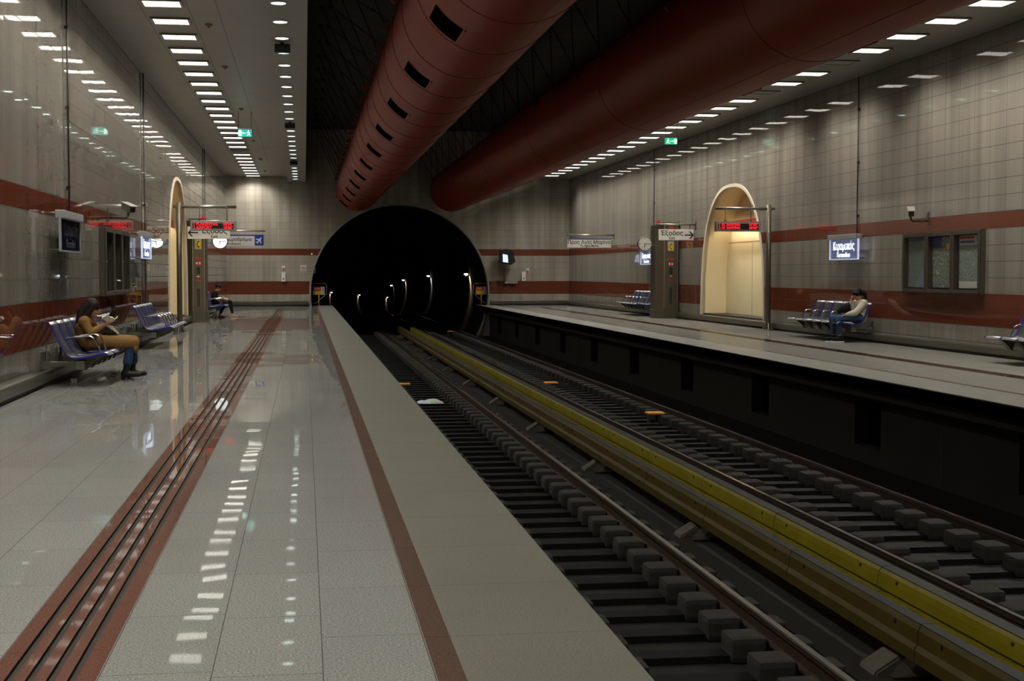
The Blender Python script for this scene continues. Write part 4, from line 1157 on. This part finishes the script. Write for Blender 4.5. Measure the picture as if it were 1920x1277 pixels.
def person(name_label, loc, rz, J, build):
    root = thing('person', name_label, 'person', loc, rz)
    build(root, J)
    return root
def core(b, J, k=0., low=True):
    """torso volumes grown by k"""
    pel, wai, che, nb = (V(*J[n]) for n in ('pelvis', 'waist', 'chest', 'neck'))
    if low: b.blob(pel, (.105 + k, .150 + k, .100 + k))
    b.blob((pel + wai) / 2, (.098 + k, .138 + k, .10 + k)); b.blob(wai, (.090 + k, .126 + k, .10 + k)); b.blob((wai + che) / 2, (.094 + k, .136 + k, .10 + k))
    b.blob(che, (.098 + k, .150 + k, .10 + k))
    b.blob((che + nb) / 2 + V(0, 0, -.01), (.085 + k, .135 + k, .075 + k))
    for sd in ('n', 'f'):
        b.chain([(nb + V(-.01, 0, -.03), .05 + k), (V(*J['sh_' + sd]), .052 + k)])
def arm(b, J, sd, k=0., upto=1.):
    s_, e, w_ = (V(*J[n + sd]) for n in ('sh_', 'el_', 'wr_'))
    m1 = e.lerp(w_, .35); end = e.lerp(w_, upto)
    b.chain([(s_, .05 + k), (s_.lerp(e, .45), .044 + k), (e, .036 + k), (m1, .036 + k * .9), (end, .036 - .010 * upto + k * .8)])
def leg(b, J, sd, k=0., a=0., z=1., low_k=None):
    h, kn, an = (V(*J[n + sd]) for n in ('hip_', 'kn_', 'an_'))
    pts = [(h, .082 + k), (h.lerp(kn, .5), .072 + k), (kn, .055 + k)]
    lk = k if low_k is None else low_k
    end = kn.lerp(an, z)
    pts += [(kn.lerp(an, .3 * z), .052 + k), (end, .054 - .020 * z + lk)]
    b.chain(pts[0 if a == 0 else 2:])
def foot(b, an, yaw, k=0., ln=.16, drop=.085):
    an = V(*an); d = V(math.cos(yaw), math.sin(yaw), 0)
    base = an + V(0, 0, -drop)
    b.chain([(an, .034 + k), (base + V(0, 0, .035) - d * .03, .034 + k), (base + V(0, 0, .032) + d * .05, .033 + k), (base + V(0, 0, .026) + d * ln * .8, .027 + k), (base + V(0, 0, .022) + d * ln, .018 + k)])

# the woman in the brown coat ------------------------------------------------
J1 = dict(pelvis=(0, 0, .497), waist=(-.035, 0, .575), chest=(-.045, 0, .69), neck=(-.005, 0, .805), sh_n=(-.02, -.165, .765), sh_f=(-.01, .165, .765),
          el_n=(.065, -.215, .615), el_f=(.085, .205, .62), wr_n=(.205, -.105, .705), wr_f=(.215, .07, .70),
          hip_n=(.03, -.09, .495), hip_f=(.03, .09, .495), kn_n=(.56, -.105, .485), kn_f=(.57, .10, .495), an_n=(.50, -.105, .13), an_f=(.545, .10, .13))
def build_w1(root, J):
    b = MB(); T, R = head(b, (.055, 0, .945), .35)
    core(b, J); b.chain([(V(*J['neck']), .046), (V(.03, 0, .87), .044)])
    for sd in 'nf':
        arm(b, J, sd); leg(b, J, sd); foot(b, J['an_' + sd], 0)
    hand(b, J['wr_n'], (.75, .45, .35), (.1, .3, 1), .75, 1); hand(b, J['wr_f'], (.75, -.45, .35), (.1, -.3, 1), .75, -1)
    vox(b, 'body', 'skin', root, .0052); face_parts(T, R, root)
    b = MB(); core(b, J, .024); 
    for sd in 'nf': arm(b, J, sd, .017, .93); leg_pts = [(V(*J['hip_' + sd]), .112), (V(*J['hip_' + sd]).lerp(V(*J['kn_' + sd]), .5), .098), (V(*J['kn_' + sd]) + V(.0, 0, 0), .082)]; b.chain(leg_pts)
    b.blob((.3, 0, .505), (.28, .12, .07)); b.blob((.60, 0, .46), (.05, .17, .085)); b.blob((.615, -.03, .41), (.035, .15, .07))
    b.blob((.0, 0, .80), (.075, .085, .045))
    vox(b, 'coat', 'coat', root, .009)
    for sd in 'nf':
        b = MB(); kn, an = V(*J['kn_' + sd]), V(*J['an_' + sd])
        b.chain([(kn, .062), (kn.lerp(an, .35), .062), (kn.lerp(an, .70), .066)]); vox(b, 'trouser_leg', 'denim', root, .008)
        b = MB(); foot(b, an, 0, .012, .165, .083); b.chain([(kn.lerp(an, .60), .050), (an, .045)]); b.tube([an + V(-.045, 0, -.127), an + V(-.04, 0, -.05)], [.026, .034], n=14)
        vox(b, 'ankle_boot', 'boot', root, .007)
    b = MB(); b.blob(T(-.016, 0, .03), (.105, .083, .098), R, 18)
    for sd in (-1, 1):
        b.chain([(T(.02, sd * .055, .05), .045), (T(.005, sd * .075, -.04), .038), (T(-.01, sd * .088, -.13), .036), (V(.02, sd * .115, .735), .036), (V(.03, sd * .115, .66), .024), (V(.03, sd * .11, .615), .012)])
        b.chain([(T(-.07, sd * .04, .0), .05), (T(-.10, sd * .055, -.12), .05), (V(-.095, sd * .075, .74), .046), (V(-.125, sd * .07, .64), .03), (V(-.12, sd * .06, .58), .014)])
    b.chain([(T(-.08, 0, .0), .055), (T(-.115, 0, -.12), .055), (V(-.115, 0, .72), .048), (V(-.14, 0, .62), .022)])
    vox(b, 'long_hair', 'hair_brown', root, .008)
    MB().tube([V(.185, -.13, .70), V(.185, -.095, .725)], .024, 12).build('bracelet', 'chrome', root)
person('woman with long brown hair in a brown coat and jeans, eating on the bench', (-2.81, 19.19, 0), 0, J1, build_w1)
t = thing('wrapped_food', 'yellow-green snack in white paper held by the woman in the brown coat', 'food', (-2.81 + .285, 19.17, .785))
b = MB(); N = 14
rings = []
for r_, z_ in ((.012, -.035), (.045, -.02), (.062, .01), (.085, .035)):
    rings.append([b.bm.verts.new((r_ * math.cos(2 * PI * i / N) * 1.25, r_ * math.sin(2 * PI * i / N), z_ + (.022 * math.sin(3 * 2 * PI * i / N + 1) if z_ > 0 else 0))) for i in range(N)])
for a_, c_ in zip(rings, rings[1:]):
    for i in range(N): b.bm.faces.new((a_[i], a_[(i + 1) % N], c_[(i + 1) % N], c_[i]))
b.bm.faces.new(rings[0]); b.build('paper_wrap', 'paper', t)
MB().blob((.0, 0, .018), (.052, .03, .026)).build('filling', 'food', t, None, True)
t = thing('handbag', 'grey handbag with a cream flap on the lap of the woman in brown', 'handbag', (-2.81 + .275, 19.25, .61))
b = MB(); b.blob((0, 0, .035), (.13, .06, .06)); b.blob((-.06, 0, .03), (.07, .055, .05)); vox(b, 'bag_body', 'bag_grey', t, .008)
b = MB(); b.prism([(-.07, .105), (-.05, .125), (.04, .09), (.125, .0), (.115, -.015), (.02, .065)], 1, -.095, -.055, .006); b.build('flap', 'cream_cloth', t)
b = MB(); b.tube([(-.10, -.02, .05), (-.05, -.03, .12), (.02, -.02, .13), (.08, 0, .09)], .008, 8); b.build('handle', 'bag_grey', t)

# the woman in the cream sweater ---------------------------------------------
J2 = dict(pelvis=(.0, 0, .497), waist=(-.035, 0, .575), chest=(-.025, 0, .69), neck=(.005, 0, .82), sh_n=(-.01, .165, .785), sh_f=(.02, -.16, .785),
          el_n=(.185, .205, .60), el_f=(.145, -.15, .665), wr_n=(.36, .15, .56), wr_f=(.165, -.075, .83),
          hip_n=(.03, .09, .495), hip_f=(.03, -.09, .495), kn_n=(.535, .105, .485), kn_f=(.56, -.10, .485), an_n=(.46, .105, .118), an_f=(.53, -.10, .118))
def build_w2(root, J):
    b = MB(); T, R = head(b, (.07, 0, .965), .62)
    core(b, J); b.chain([(V(*J['neck']), .046), (V(.035, 0, .895), .044)])
    for sd in 'nf':
        arm(b, J, sd); leg(b, J, sd); foot(b, J['an_' + sd], 0)
    hand(b, J['wr_n'], (.95, -.12, -.22), (.1, 0, -1), .35, -1); hand(b, J['wr_f'], (-.05, .12, 1), (-.9, .3, 0), .75, 1)
    vox(b, 'body', 'skin', root, .0052); face_parts(T, R, root)
    b = MB(); core(b, J, .028, True); b.blob((-.005, 0, .475), (.125, .17, .075)); b.blob((.01, 0, .80), (.08, .09, .05))
    for sd in 'nf':
        s_, e, w_ = (V(*J[n + sd]) for n in ('sh_', 'el_', 'wr_'))
        b.chain([(s_, .07), (s_.lerp(e, .5), .066), (e, .066), (e.lerp(w_, .5), .058), (e.lerp(w_, .78), .046), (e.lerp(w_, .92), .036)])
    vox(b, 'sweater', 'sweater', root, .009)
    b = MB()
    b.blob(V(*J['pelvis']), (.125, .168, .10))
    for sd in 'nf': leg(b, J, sd, .012, 0, .80, .012)
    vox(b, 'jeans', 'denim_mid', root, .008)
    for sd in 'nf':
        an = V(*J['an_' + sd])
        b = MB(); foot(b, an + V(0, 0, .0), 0, .012, .155, .078); sh = vox(b, 'sneaker', 'black_cloth', root, .007)
        MB().prism([(an.x - .075, an.y - .035), (an.x + .07, an.y - .042), (an.x + .15, an.y - .03), (an.x + .18, an.y), (an.x + .15, an.y + .03), (an.x + .07, an.y + .042), (an.x - .075, an.y + .035)], 2, .002, .026, .004).build('sole', 'white', sh)
    b = MB(); b.blob(T(-.022, 0, .032), (.104, .083, .094), R, 18)
    b.chain([(V(.02, 0, 1.0), .06), (V(-.045, 0, .995), .056), (V(-.085, 0, .965), .05), (V(-.10, 0, .915), .038), (V(-.10, 0, .87), .02)])
    for sd in (-1, 1): b.chain([(T(.06, sd * .03, .085), .02), (T(.03, sd * .068, .06), .024), (T(-.02, sd * .08, .02), .026)])
    vox(b, 'tied_hair', 'hair_black', root, .008)
person('woman in a cream sweater and jeans resting her face on one hand', (11.10, 27.40, 0), PI, J2, build_w2)
t = thing('backpack', 'black backpack held on the lap of the woman in the cream sweater', 'backpack', (11.10 - .265, 27.40 + .12, .595), PI)
b = MB(); b.chain([((.13, 0, .03), .055), ((.06, 0, .075), .08), ((-.02, .0, .115), .085), ((-.075, 0, .155), .06)]); b.blob((.0, 0, .06), (.12, .08, .07)); vox(b, 'bag_body', 'black_cloth', t, .009)
MB().tube([(-.225, .205, .272), (-.265, .215, .30), (-.31, .225, .287), (-.348, .23, .235), (-.375, .23, .16)], .013, 8, flat=.6).build('strap', 'black_cloth', t)

# the woman in black -----------------------------------------------------------
J3 = dict(pelvis=(.0, 0, .497), waist=(-.01, 0, .575), chest=(.01, 0, .685), neck=(.05, 0, .805), sh_n=(.015, -.16, .765), sh_f=(.03, .16, .765),
          el_n=(.03, -.20, .575), el_f=(.06, .19, .575), wr_n=(.19, -.09, .545), wr_f=(.20, .07, .55),
          hip_n=(.03, -.09, .495), hip_f=(.03, .09, .495), kn_n=(.36, -.19, .475), kn_f=(.48, .16, .475), an_n=(.17, -.20, .085), an_f=(.55, .18, .085))
def build_w3(root, J):
    b = MB(); T, R = head(b, (.125, 0, .94), .55)
    core(b, J); b.chain([(V(*J['neck']), .045), (V(.085, 0, .875), .043)])
    for sd in 'nf':
        arm(b, J, sd); leg(b, J, sd); foot(b, J['an_' + sd], 0 if sd == 'f' else -.2)
    hand(b, J['wr_n'], (.85, .4, .2), (0, .3, 1), .7, 1); hand(b, J['wr_f'], (.85, -.4, .2), (0, -.3, 1), .7, -1)
    vox(b, 'body', 'skin', root, .0055); face_parts(T, R, root)
    b = MB(); core(b, J, .018)
    for sd in 'nf':
        s_, e = V(*J['sh_' + sd]), V(*J['el_' + sd]); b.chain([(s_, .064), (s_.lerp(e, .55), .058)])
    vox(b, 'black_top', 'black_cloth', root, .009)
    b = MB(); b.blob(V(*J['pelvis']), (.118, .162, .105))
    for sd in 'nf': leg(b, J, sd, .009, 0, .86, .008)
    vox(b, 'leggings', 'black_cloth', root, .008)
    MB().blob(V(*J['kn_n']) + V(.035, -.045, .01), (.022, .012, .024)).build('red_patch', 'red', root, None, True)
    for sd, yw in (('n', -.2), ('f', 0)):
        an = V(*J['an_' + sd]); d = V(math.cos(yw), math.sin(yw), 0); u = V(-d.y, d.x, 0)
        b = MB(); pts = [an - d * .065 - u * .03, an + d * .06 - u * .038, an + d * .15 - u * .028, an + d * .175, an + d * .15 + u * .028, an + d * .06 + u * .038, an - d * .065 + u * .03]
        b.prism([(p.x, p.y) for p in pts], 2, .001, .012)
        b.tube([an + d * .09 - u * .036 + V(0, 0, -.07), an + d * .09 + V(0, 0, -.022), an + d * .09 + u * .036 + V(0, 0, -.07)], .008, 8); b.build('sandal', 'tan', root)
    b = MB(); b.blob(T(-.018, 0, .03), (.103, .082, .096), R, 18); b.blob(T(-.075, 0, .115), (.048, .048, .042), R); b.blob(T(-.05, 0, .085), .04)
    vox(b, 'bun_hair', 'hair_black', root, .008)
person('woman in black with a hair bun looking down at her hands', (-2.82, 45.80, 0), 0, J3, build_w3)
t = thing('phone', 'white phone in the hands of the woman in black', 'phone', (-2.82 + .285, 45.785, .62))
MB().box((-.035, -.07, -.005), (.035, .07, .006), .004).build('case', 'paper', t); MB().box((-.030, -.06, .006), (.030, .06, .0075)).build('glass', 'black', t)
t = thing('handbag', 'tan handbag on the lap of the woman in black', 'handbag', (-2.82 + .31, 45.85, .545))
b = MB(); b.blob((0, 0, .02), (.12, .10, .05)); b.blob((.04, 0, .01), (.09, .10, .05)); vox(b, 'bag_body', 'tan', t, .009)
MB().tube([(-.08, -.03, .05), (-.05, -.05, .10), (.03, -.05, .09)], .008, 8).build('handle', 'tan', t)
b = MB(); b.blob((0, 0, .07), (.09, .07, .07)); b.blob((.02, .01, .12), (.05, .03, .05))
for v in b.bm.verts: v.co.z = max(v.co.z, .002); v.co += Vector((math.sin(60 * v.co.z), math.cos(50 * v.co.x), 0)) * .006
tag(b.build('paper_bag', 'paper', None, (-2.74, 45.0, 0)), 'crumpled white bag on the floor beside the woman in black', 'bag')
# ------------------------------------------------------------------ camera
cd = bpy.data.cameras.new('camera'); cam = bpy.data.objects.new('camera', cd); COL.objects.link(cam)
cd.sensor_width = 36.0; cd.lens = 36.0 * 2667 / 1920; cd.clip_end = 600; cd.clip_start = .05
cam.location = (0, 0, 1.4); cam.rotation_euler = (math.radians(90 - 2.7263), 0, math.radians(-8.2892))
SC.camera = cam
